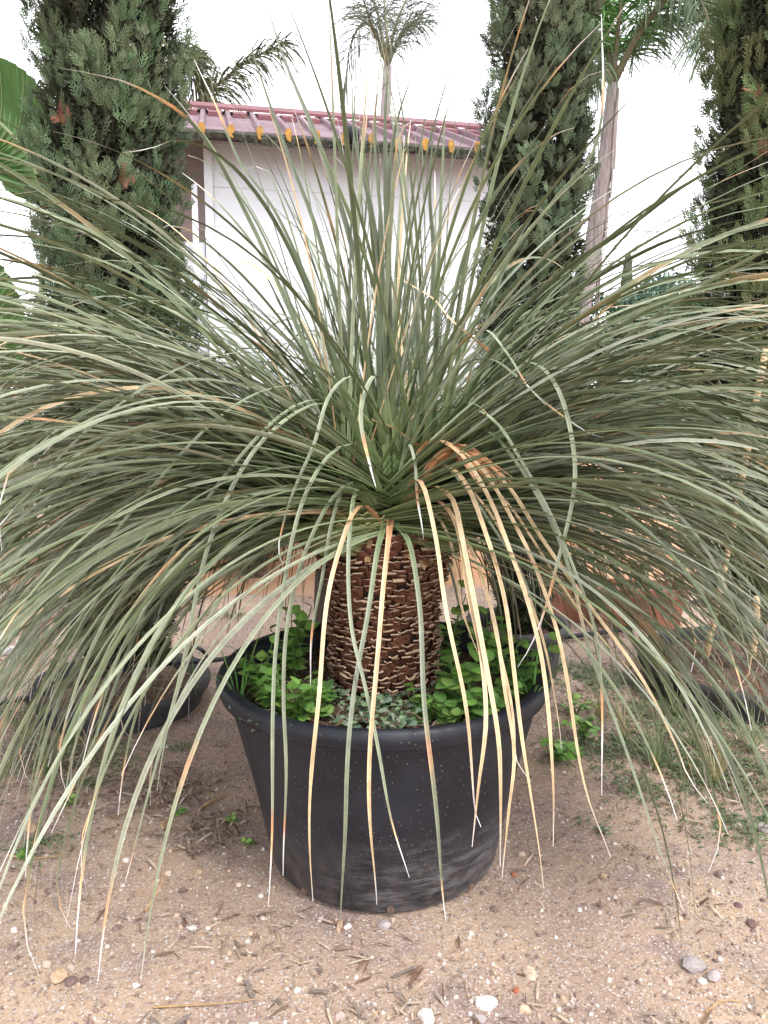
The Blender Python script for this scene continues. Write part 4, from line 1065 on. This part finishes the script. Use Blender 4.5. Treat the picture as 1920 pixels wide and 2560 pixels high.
# ------------------------------------------------------------------ far shrubs and trees
def leafy(name, label, cat, x, y, h, rx, n, col, seed, trunk_r=.05, z0=.15, leaf=.05, lobes=14, ry=None):
    r = np.random.default_rng(seed); ry = ry or rx
    root = empty(name, (x, y, 0), label=label, cat=cat)
    cs = np.stack([r.normal(0, .45, lobes) * rx, r.normal(0, .45, lobes) * ry, z0 + h * (0.15 + .75 * r.random(lobes))], -1)
    cr = r.uniform(.16, .34, lobes) * h * .6
    k = r.integers(0, lobes, n)
    d = r.normal(size=(n, 3)); d /= np.linalg.norm(d, axis=1, keepdims=True)
    p = cs[k] + d * (cr[k] * r.uniform(.65, 1.05, n))[:, None]
    p[:, 2] = np.maximum(p[:, 2], .05)
    tv = np.array([[0, 0, 0], [.22, 0, .5], [0, .08, 1], [-.22, 0, .5]]); tf = np.array([[0, 1, 2, 3]])
    R = rand_rot(n)
    c = np.array(col) * r.uniform(.65, 1.3, (lobes, 1))[k] * r.uniform(.75, 1.2, (n, 1))
    V, Fq, C = scatter(tv, tf, p, R, r.uniform(.6, 1.3, n) * leaf, c)
    link('crown', mesh('crown', V, Fq, [M['foliage']], col=C), root)
    parts = []
    for j in range(min(6, lobes)):
        P, L = smooth_path([(0, 0, 0), (cs[j][0] * .3, cs[j][1] * .3, cs[j][2] * .5), tuple(cs[j])], 8)
        parts.append(tube(P, np.linspace(trunk_r, trunk_r * .25, 8), 6))
    v, f, c_ = cat_(parts); link('trunk', mesh('trunk', v, f, [M['bark']], smooth=True), root)
def PX(px, Y): return (px - 960) / F * Y
leafy('olive_tree', 'blue green bushy tree low behind the arching leaves right of the palm trunk', 'tree', PX(1570, 12), 12, 3.0, 1.5, 15000, (.085, .135, .10), 1, leaf=.12)
leafy('olive_tree', 'pale grey green tree beside the right cypress', 'tree', PX(1720, 13.5), 13.5, 3.2, .9, 8000, (.14, .17, .12), 2, leaf=.12)
leafy('shrub', 'deep green shrub seen through the leaves right of the slim cypress', 'shrub', PX(1480, 7), 7.6, 2.1, .9, 16000, (.085, .15, .08), 3, leaf=.06)
leafy('shrub', 'deep green shrub just left of the right cypress', 'shrub', PX(1690, 7.5), 8.2, 2.3, .9, 16000, (.08, .145, .075), 4, leaf=.06)
leafy('shrub', 'dull green shrub at the left edge under the paddle leaf', 'shrub', PX(-10, 6), 6, 2.1, .9, 18000, (.12, .18, .10), 5, leaf=.06)
leafy('shrub', 'dark shrub behind the middle of the left cypress', 'shrub', PX(420, 6), 6.2, 1.35, .7, 8000, (.06, .09, .045), 6, leaf=.06)
leafy('shrub', 'low grey green shrub in front of the house wall', 'shrub', PX(640, 5.3), 5.4, 1.2, .6, 7000, (.085, .11, .07), 8, leaf=.05)
leafy('shrub', 'low grey shrub behind the centre of the big plant', 'shrub', PX(1080, 5.3), 5.4, 1.1, .55, 6000, (.08, .11, .06), 12, leaf=.05)
# narrow far cypress
q = empty('cypress_tree', (PX(1549, 16), 16, 0), label='tiny far off slender cypress standing above the distant trees', cat='tree')
n = 2600; r = np.random.default_rng(8); z = r.random(n) * 4.0; rad_ = .22 * np.clip((4.1 - z) / 2.2, .1, 1); th = r.uniform(0, 6.28, n)
V, Fq, C = scatter(SPT[0], SPT[1], np.stack([rad_ * np.cos(th), rad_ * np.sin(th), z], -1), rand_rot(n) * 0 + np.eye(3), np.full(n, .25), np.tile([.10, .12, .08], (n, 1)))
link('crown', mesh('crown', V, Fq, [M['foliage']], col=C), q)
v, f, c_ = tube([(0, 0, 0), (0, 0, 2), (0, 0, 3.9)], [.06, .04, .01], 6); link('trunk', mesh('trunk', v, f, [M['bark']]), q)

# ------------------------------------------------------------------ terracotta planters
def planter(label, px, py, w_, d_, h_, rot, leaves=0, seed=1):
    g = G(px, py); root = empty('terracotta_planter', (g[0], g[1], 0), label=label, cat='planter'); root.rotation_euler.z = rot
    t = .012; parts = []
    def wall(c, s, taper=0): return box(c, s)
    V = []
    # tapered trough body with an open top
    def ring(a, b, z): return [(-a, -b, z), (a, -b, z), (a, b, z), (-a, b, z)]
    a0, b0, a1, b1 = w_ / 2 * .88, d_ / 2 * .85, w_ / 2, d_ / 2
    V = ring(a0, b0, 0) + ring(a1, b1, h_) + ring(a1 - t, b1 - t, h_) + ring(a0, b0, .02)
    Fc = [(3, 2, 1, 0)]
    for k in range(3):
        for i in range(4): Fc.append((k * 4 + i, k * 4 + (i + 1) % 4, k * 4 + 4 + (i + 1) % 4, k * 4 + 4 + i))
    Fc.append((12, 13, 14, 15))
    link('body', mesh('body', V, Fc, [M['terracotta']]), root)
    a, b = a1 + .015, b1 + .015
    V = ring(a, b, h_ - .045) + ring(a, b, h_ + .004) + ring(a1 - t - .002, b1 - t - .002, h_ + .004) + ring(a1 + .002, b1 + .002, h_ - .045)
    Fc = []
    for k in range(4):
        for i in range(4): Fc.append((k * 4 + i, k * 4 + (i + 1) % 4, (k * 4 + 4) % 16 + (i + 1) % 4, (k * 4 + 4) % 16 + i))
    link('rim', mesh('rim', V, Fc, [M['terracotta']]), root)
    V, Fq = box((0, 0, h_ - .04), (w_ - .03, d_ - .03, .02)); link('soil', mesh('soil', V, Fq, [M['soil']]), root)
    if leaves:
        rr = random.Random(seed)
        pl = empty('strap_plant', (g[0], g[1], h_ - .03), label='small plant with arching dark straps in the left terracotta planter' if seed == 1 else 'thin straggly plant in the right terracotta planter', cat='plant')
        for k in range(leaves):
            az = rr.uniform(0, 6.28)
            P, L = smooth_path([(0, 0, 0), (math.cos(az) * .08, math.sin(az) * .08, .18), (math.cos(az) * .2, math.sin(az) * .2, .16), (math.cos(az) * .27, math.sin(az) * .27, -.06)], 10)
            h = np.tile([-math.sin(az), math.cos(az), 0], (10, 1))
            V, Fq, C = ribbon(P, .022, h, .3, np.array([.06, .09, .04]), 0); link('leaf', mesh('leaf', V, Fq, [M['leaf']], col=C), pl)
planter('square terracotta planter behind the slim cypress pot', 1415, 1545, .28, .26, .24, .2, 10, 1)
planter('long terracotta trough planter by the right cypress', 1590, 1560, .50, .26, .24, -.15, 7, 2)

# grey post behind the trunk
g = W(790, 1560, 3.0); g[2] = 0
V, Fq = box((0, 0, .33), (.055, .055, .66)); V = V + np.array([0, 0, 0])
o = link('wooden_post', mesh('wooden_post', V, Fq, [M['grey_wood']]), label='weathered grey post standing just behind the left side of the scaly trunk', cat='post'); o.location = g; o.rotation_euler = (0, .05, .3)

# ------------------------------------------------------------------ irrigation pipes
def pipe(label, pts, r=.011):
    P, L = smooth_path(pts, 40); base = P[0].copy()
    V, Fq, C = tube(P - base, r, 8); o = link('irrigation_pipe', mesh('irrigation_pipe', V, Fq, [M['pipe']], smooth=True), label=label, cat='pipe'); o.location = base
gp = lambda x, y, z=.02: G(x, y, z)
pipe('black irrigation pipe running from the middle pot towards the right edge', [gp(1250, 1590), gp(1340, 1600), gp(1450, 1588), gp(1560, 1572), gp(1640, 1545), gp(1760, 1500), gp(2050, 1480)], .014)
pipe('black irrigation pipe crossing the left pot and ending beside the big pot', [gp(-120, 1800, .02), gp(0, 1757, .04), gp(80, 1742, .17), gp(200, 1705, .17), gp(330, 1668, .17), gp(470, 1655, .14), gp(560, 1647, .06), gp(640, 1625, .03)], .012)
pipe('thin black pipe lying far back on the left ground', [gp(420, 1462), gp(540, 1466), gp(660, 1470), gp(780, 1466), gp(950, 1460)], .010)
pipe('small bent black pipe loop standing behind the left pot', [gp(470, 1650, .03), gp(476, 1628, .10), gp(488, 1618, .13), gp(510, 1630, .12), gp(520, 1650, .04)], .009)

# ------------------------------------------------------------------ weeds
def leaf_tpl(kind):
    if kind == 'ovate': prof = [(0, .05), (.15, .30), (.38, .44), (.62, .36), (.85, .16), (1, .01)]
    elif kind == 'round': prof = [(0, .10), (.12, .36), (.4, .52), (.7, .46), (.92, .2), (1, .03)]
    else: prof = [(0, .04), (.3, .10), (.6, .24), (.82, .29), (.95, .2), (1, .05)]
    V = []; 
    for s, w_ in prof:
        z = -.18 * s * s
        V += [(-w_, s, z + .12 * w_), (0, s, z), (w_, s, z + .12 * w_)]
    n = len(prof); i = np.arange(n - 1)[:, None] * 3 + np.arange(2)[None]
    return np.array(V, float), np.stack([i, i + 1, i + 4, i + 3], -1).reshape(-1, 4)
LM = {}
def leaf_mesh(kind, shade):
    key = (kind, shade)
    if key not in LM:
        base = {'ovate': (.15, .30, .055), 'round': (.165, .33, .065), 'spat': (.16, .24, .12)}[kind]
        f = np.array([(.6, .62, .8), (.8, .8, 1), (1, 1, 1), (1.2, 1.1, 1.3), (1.45, 1.12, 1.5)][shade])
        V, Fq = leaf_tpl(kind); c = np.tile(np.array(base) * f, (len(V), 1)); c[1::3] = c[1::3] * 1.35
        LM[key] = mesh('leaf', V, Fq, [M['weed']], smooth=True, col=c)
    return LM[key]
def weed(label, x, y, z, h, kind, nst, nl, size, seed, spread=.5, group=None, name='weed'):
    r = random.Random(seed); root = empty(name, (x, y, z), label=label, cat='weed', group=group)
    parts = []
    for s in range(nst):
        az = 6.28 * s / nst + r.uniform(-.4, .4); L = h * r.uniform(.55, 1.1); out = spread * r.uniform(.3, 1)
        P, _ = smooth_path([(0, 0, -.005), (math.cos(az) * L * out * .4, math.sin(az) * L * out * .4, L * .5), (math.cos(az) * L * out, math.sin(az) * L * out, L * (.95 if spread < .8 else .45))], 9)
        parts.append(tube(P, np.linspace(.0028, .0014, 9), 5, (.12, .22, .06) if kind != 'spat' else (.22, .12, .08)))
        for k in range(nl):
            t = .25 + .75 * (k + 1) / nl; i = min(8, int(t * 8)); p = P[i]
            a = az + k * 2.4 + r.uniform(-.3, .3)
            sz = size * r.uniform(.65, 1.1) * (1.1 - .35 * abs(t - .6))
            o = link('leaf', leaf_mesh(kind, r.randrange(5)), root)
            o.location = p; o.rotation_euler = (r.uniform(-.1, .55) if k < nl - 1 else .7, r.gauss(0, .3), a - math.pi / 2); o.scale = (sz, sz, sz)
    V, Fq, C = cat_(parts); link('stem', mesh('stem', V, Fq, [M['weed']], smooth=True, col=C), root)
    return root
def on_soil(px, py):
    g = G(px, py, SOIL); return g[0], g[1], SOIL - .005
bw = [ # bright broad leaved weeds in the big pot
 (650, 1745, .12, 'ovate', 5, 7, .040, 'bright green leafy weed tallest against the left inner rim of the big pot'),
 (735, 1700, .17, 'ovate', 5, 8, .042, 'bright green weed close against the left side of the scaly trunk'),
 (690, 1790, .10, 'ovate', 5, 6, .036, 'low bright weed mid left in the big pot'),
 (755, 1815, .10, 'ovate', 5, 6, .038, 'bright weed near the front left of the big pot rim'),
 (800, 1790, .08, 'round', 4, 5, .034, 'small bright weed between the left clump and the grey green weeds'),
 (1115, 1700, .20, 'ovate', 4, 8, .036, 'tall thin bright weed hugging the right side of the trunk'),
 (1150, 1780, .12, 'round', 4, 5, .052, 'round leaved bright weed with the largest leaf right of the trunk'),
 (1225, 1700, .16, 'round', 5, 6, .040, 'bright weed behind the straw leaves right of the trunk'),
 (1205, 1820, .09, 'round', 4, 5, .040, 'low round leaved weed by the front right rim'),
 (1300, 1740, .12, 'round', 5, 5, .044, 'broad leaved weed by the right inner rim of the big pot'),
 (1120, 1810, .05, 'round', 3, 4, .034, 'lone seedling low in front right of the trunk'),
 (1260, 1790, .07, 'ovate', 4, 5, .030, 'small dark weed in the right of the big pot'),
 (1060, 1800, .06, 'ovate', 4, 5, .030, 'small leafy weed right below the trunk')]
for i, (px, py, h, kd, ns, nl, sz, lab) in enumerate(bw):
    x, y, z = on_soil(px, py); weed(lab, x, y, z, h * 1.45, kd, ns + 2, nl + 2, sz * 1.05, 50 + i)
pw = [(835, 1760, 'grey green purslane left of the trunk foot'), (905, 1735, 'grey green purslane climbing on the trunk foot'), (960, 1770, 'purslane tuft at the middle of the trunk foot'), (900, 1800, 'purslane tuft in front of the trunk'),
      (1000, 1815, 'purslane tuft near the front rim centre'), (1040, 1760, 'purslane tuft right of the trunk foot'), (875, 1835, 'purslane spray closest to the front rim'), (660, 1830, 'small purslane spray at the left end near the front rim'), (970, 1850, 'purslane sprig touching the front rim')]
for i, (px, py, lab) in enumerate(pw):
    x, y, z = on_soil(px, py); weed(lab, x, y, z, .095, 'spat', 9, 9, .027, 90 + i, spread=.9, name='purslane')
gw = [(1400, 1900, .14, 'ovate', 6, 7, .045, 'green weed on the ground just right of the big pot'), (1460, 1850, .18, 'ovate', 5, 8, .04, 'taller leafy weed on the ground right of the big pot'), (1440, 1790, .13, 'ovate', 4, 6, .036, 'weed on the ground behind the right side of the big pot'),
      (580, 2060, .03, 'ovate', 3, 3, .022, 'tiny seedling on the ground left of the big pot'), (620, 2115, .03, 'ovate', 2, 3, .024, 'tiny two leaved seedling close to the left pot wall'), (450, 2035, .03, 'ovate', 3, 3, .020, 'tiny seedling between two bark chips on the left'),
      (170, 2010, .05, 'ovate', 4, 4, .022, 'small green weed on the left ground below the low pot'), (330, 1540, .05, 'ovate', 4, 4, .03, 'small weed by the foot of the left cypress'), (1510, 2085, .03, 'spat', 5, 5, .018, 'small flat weed on the bare ground at the right'),
      (60, 2160, .05, 'ovate', 4, 5, .02, 'sparse weed at the lower left edge'), (1350, 1400, .2, 'ovate', 4, 6, .06, 'bright sprig behind the slim cypress')]
for i, (px, py, h, kd, ns, nl, sz, lab) in enumerate(gw):
    g = G(px, py); weed(lab, g[0], g[1], float(gh(g[0], g[1])), h, kd, ns, nl, sz, 130 + i, spread=.8)

# grass tufts
def tuft(label, p, n, h, seed, col=(.10, .25, .05), wdt=.006):
    r = random.Random(seed); root = empty('grass_tuft', tuple(p), label=label, cat='grass tuft')
    for k in range(n):
        az = r.uniform(0, 6.28); L = h * r.uniform(.6, 1.2)
        P = sim_leaf((0, 0, 0), az, r.uniform(.8, 1.45), L, 1.6 / max(L, .05) * r.uniform(.3, .9), 8)
        P[:, 2] = np.where(P[:, 2] <= .0141, P[:, 2], P[:, 2])
        V, Fq, C = ribbon(P, wdt, np.tile([-math.sin(az), math.cos(az), 0], (8, 1)), .3, np.array(col) * r.uniform(.8, 1.2), 0)
        link('blade', mesh('blade', V, Fq, [M['weed']], col=C), root)
tuft('long grass blades growing at the far left inside the big pot', on_soil(600, 1770), 10, .22, 1)
tuft('thin grass blades leaning over the right inner rim of the big pot', on_soil(1330, 1770), 9, .2, 2)
tuft('tiny bright grass tuft on the lower left ground', G(65, 2150), 14, .05, 3, wdt=.004)
tuft('grass blades in the left low pot near its right rim', (W(485, 1760, 3.1)[0], 3.12, .10), 10, .24, 4, col=(.08, .14, .06))

# low weeds mats and dry clippings
def ground_mat(name, spots, n, col, sz, seed):
    r = np.random.default_rng(seed); tv = np.array([[0, 0, 0], [.2, .6, -.02], [0, 1, -.15], [-.2, .6, -.02], [0, .6, -.07]]) ; tf = np.array([[0, 1, 2, 4], [0, 4, 2, 3]])
    P = []
    for px, py, rad in spots:
        g = G(px, py); m = int(n * rad * rad * 9); q = r.normal(0, rad * .45, (m, 2)); P.append(np.stack([g[0] + q[:, 0] * 1.3, g[1] + q[:, 1]], -1))
    P = np.concatenate(P); ok = (P[:, 0] ** 2 + (P[:, 1] - 2.16) ** 2) > .42 ** 2; P = P[ok]
    ok = vnoise(P * 7, seed) + .6 * r.random(len(P)) > -.1; P = P[ok]; m = len(P)
    a = r.uniform(0, 6.28, m); el = r.uniform(-.1, .7, m)
    R = np.zeros((m, 3, 3)); ca, sa = np.cos(a), np.sin(a); ce, se = np.cos(el), np.sin(el)
    R[:, 0, 0] = ca; R[:, 1, 0] = sa; R[:, 0, 1] = -sa * ce; R[:, 1, 1] = ca * ce; R[:, 2, 1] = se; R[:, 0, 2] = sa * se; R[:, 1, 2] = -ca * se; R[:, 2, 2] = ce
    pos = np.stack([P[:, 0], P[:, 1], gh(P[:, 0], P[:, 1]) + .003 + .02 * r.random(m) ** 2], -1)
    c = np.array(col) * r.uniform(.6, 1.3, (m, 1))
    V, Fq, C = scatter(tv, tf, pos, R, r.uniform(.5, 1.3, m) * sz, c)
    link(name, mesh(name, V, Fq, [M['weed']], col=C), kind='stuff')
ground_mat('ground_cover', [(1560, 1880, .22), (1700, 1900, .30), (1860, 1960, .28), (1640, 1780, .28), (1800, 1800, .30), (1520, 1700, .25), (1700, 1690, .3), (1880, 2060, .2), (1600, 1980, .12), (1430, 1680, .2)], 2200, (.13, .185, .085), .021, 1)
ground_mat('ground_cover', [(130, 1880, .25), (260, 1920, .16), (60, 1780, .2), (440, 1880, .07), (100, 2120, .10), (1450, 2060, .05), (40, 1500, .4), (560, 1540, .15), (200, 1960, .1)], 2300, (.11, .18, .07), .018, 2)
def clip_area(spots):
    def f(n):
        xs_, ys_ = [], []
        for px, py, rad in spots:
            g = G(px, py); q = rg.normal(0, rad * .5, (n // len(spots), 2)); xs_.append(g[0] + q[:, 0] * 1.4); ys_.append(g[1] + q[:, 1])
        x = np.concatenate(xs_); y = np.concatenate(ys_); ok = (x ** 2 + (y - 2.16) ** 2) > .45 ** 2
        return x[ok], y[ok]
    return f
link('dry_clippings', litter(5600, clip_area([(1600, 1830, .3), (1750, 1870, .3), (1880, 1960, .25), (1500, 1760, .25), (260, 1960, .2), (120, 1900, .2), (420, 1980, .15), (560, 2080, .15)]), gh, .008, .038, 'dry_clippings'), kind='stuff')

# ------------------------------------------------------------------ stones that can be picked out
def stone(px, py, wpx, asp, col, label, seed, hgt=.6):
    g = G(px, py); d = math.dist(g, (0, 0, H)); s = wpx / 2 / F * d
    import bmesh
    bm = bmesh.new(); bmesh.ops.create_icosphere(bm, subdivisions=2, radius=1)
    r = np.random.default_rng(seed); off = r.uniform(0, 9, 3)
    for v in bm.verts:
        c = np.array(v.co); f = 1 + .16 * float(vnoise(c * 1.5 + off, seed)) + .07 * float(vnoise(c * 4 + off, seed + 1)); v.co = Vector(c * f)
    for _ in range(4):      # knock flat facets into it
        nrm = Vector(r.normal(size=3)).normalized(); k = r.uniform(.6, .85)
        for v in bm.verts:
            dd = v.co.dot(nrm)
            if dd > k: v.co -= nrm * (dd - k) * .9
    for v in bm.verts: v.co = Vector((v.co.x * s, v.co.y * s * asp, v.co.z * s * hgt))
    me = bpy.data.meshes.new('stone'); bm.to_mesh(me); bm.free(); me.materials.append(M['stone'])
    a = me.color_attributes.new('tint', 'FLOAT_COLOR', 'POINT'); a.data.foreach_set('color', np.tile([*col, 1.0], len(me.vertices)).astype(np.float32))
    o = link('stone', me, label=label, cat='stone'); o.location = (g[0], g[1], float(gh(g[0], g[1])) + s * hgt * .45); o.rotation_euler.z = r.uniform(0, 3)
CR = (.55, .44, .33); GY = (.36, .31, .30); WH = (.64, .59, .54); BR = (.17, .11, .10); TN = (.46, .32, .21); RD = (.36, .12, .07)
ST = [(1736, 2420, 52, .8, GY, 'grey rounded stone near the lower right, larger of a touching pair'), (1783, 2445, 34, .8, GY, 'smaller grey stone of the pair at the lower right'),
      (1325, 2430, 44, .7, CR, 'cream angular stone at the bottom right of centre'), (1215, 2508, 48, .7, WH, 'pale cream stone at the bottom edge right of centre'), (1065, 2545, 44, .8, WH, 'whitish blocky stone cut by the bottom edge'),
      (147, 2460, 38, 1, TN, 'pinkish tan pebble, largest of the cluster at the lower left'), (180, 2470, 26, 1, BR, 'brown pebble in the middle of the lower left cluster'), (212, 2466, 18, 1, BR, 'small dark pebble at the right of the lower left cluster'),
      (80, 2070, 34, .8, TN, 'pointed tan stone on the left ground'), (316, 2156, 18, .9, WH, 'bright white pebble on the left ground'), (960, 2318, 36, .7, GY, 'bluish grey stone touching the front foot of the big pot'),
      (870, 2318, 22, .6, WH, 'flat pale pebble by the foot of the big pot'), (850, 2318, 34, .5, TN, 'pinkish flat chip by the foot of the big pot, left of the grey stone'), (1880, 2310, 24, .9, BR, 'dark brown round pebble at the right'), (1845, 2262, 20, .9, BR, 'small dark pebble above the brown round one at the right'),
      (1507, 2202, 20, .9, TN, 'tan pebble on the bare ground right of the pot'), (1304, 2138, 18, .9, CR, 'cream pebble right of the pot wall'), (1284, 2190, 16, .7, RD, 'small brick red chip right of the pot'),
      (652, 2240, 14, .9, WH, 'small white pebble left of the pot foot'), (597, 2212, 14, 1, CR, 'cream pebble left of the pot foot'), (420, 2185, 16, .8, CR, 'cream pebble between straws on the left'), (498, 2180, 15, .9, TN, 'tan pebble midway on the left ground'),
      (1537, 2118, 12, 1, WH, 'small round white pebble right of the flat weed'), (1200, 2545, 30, .8, GY, 'grey pebble on the bottom edge left of the cream stone'), (742, 2480, 18, .9, WH, 'white pebble at the bottom left of centre'), (598, 2460, 16, .9, CR, 'cream pebble at the lower middle left'),
      (1905, 2070, 36, .8, GY, 'grey stone at the right edge by the low weeds'), (20, 1632, 40, .6, (.75, .74, .74), 'white scrap of rubble at the left edge beyond the low pot'), (482, 2326, 18, .8, WH, 'white flat pebble left of centre'), (520, 2326, 14, .8, WH, 'white pebble beside the flat one left of centre'),
      (118, 2425, 22, .8, CR, 'cream pebble above the lower left cluster'), (340, 2480, 18, .8, WH, 'white pebble in the lower left sand'), (625, 2395, 16, .8, CR, 'cream pebble in the sandy patch'), (1160, 2440, 16, .8, GY, 'grey pebble left of the cream angular stone'), (1290, 2470, 18, .8, RD, 'reddish chip by the cream angular stone')]
for i, s in enumerate(ST): stone(*s[:6], 300 + i)
# dry stalks lying on the ground
def stalk(label, a, b, r=.0035, seed=0):
    g0, g1 = G(*a), G(*b); g0[2] = float(gh(g0[0], g0[1])) + .006; g1[2] = float(gh(g1[0], g1[1])) + .006
    rr = random.Random(seed); mid = (g0 + g1) / 2 + np.array([rr.gauss(0, .01), rr.gauss(0, .01), .004])
    P, L = smooth_path([g0, mid, g1], 10); V, Fq, C = tube(P - g0, np.linspace(r, r * .5, 10), 6, tuple(TAN * rr.uniform(.6, 1)))
    o = link('dry_stalk', mesh('dry_stalk', V, Fq, [M['dry']], col=C), label=label, cat='stalk'); o.location = g0
stalk('dry stalk slanting on the bare soil left of the pot', (365, 2280), (408, 2175), .003, 1)
stalk('thin straw lying flat at the lower middle', (385, 2535), (640, 2510), .0025, 2)
stalk('thin straw at the lower right edge', (1765, 2530), (1855, 2505), .0025, 3)
stalk('bark sliver on the soil behind the left straw', (500, 2025), (562, 1992), .005, 4)
stalk('short dry stalk on the soil near the seedlings', (410, 2075), (424, 2050), .004, 5)
stalk('thin straw on the left ground below the low weeds', (20, 2150), (160, 2152), .003, 6)

for i, (px, py, n_, h_) in enumerate([(1560, 1860, 12, .10), (1640, 1930, 14, .12), (1730, 1870, 12, .12), (1790, 1960, 14, .13), (1880, 1900, 14, .14), (1690, 1790, 12, .12), (1500, 1800, 10, .09), (120, 1930, 12, .10), (60, 1840, 12, .12), (230, 1900, 9, .08)]):
    g = G(px, py); g[2] = float(gh(g[0], g[1]))
    labs = ['wispy grass tuft nearest the big pot on the right ground', 'wispy grass tuft lowest on the weedy right ground', 'wispy grass tuft in the middle of the weedy right ground', 'wispy grass tuft at the front of the weedy patch near the right edge', 'wispy grass tuft at the right edge by the grey stone',
            'wispy grass tuft in front of the dusty right pot', 'small wispy grass tuft at the inner end of the weedy right patch', 'wispy grass tuft left of and below the low left pot', 'wispy grass tuft at the left edge beside the low pot', 'short grass tuft right under the low left pot']
    tuft(labs[i], g, int(n_ * 2), h_ * 1.9, 400 + i, col=(.16, .20, .09) if i % 3 else (.30, .25, .13), wdt=.0045)
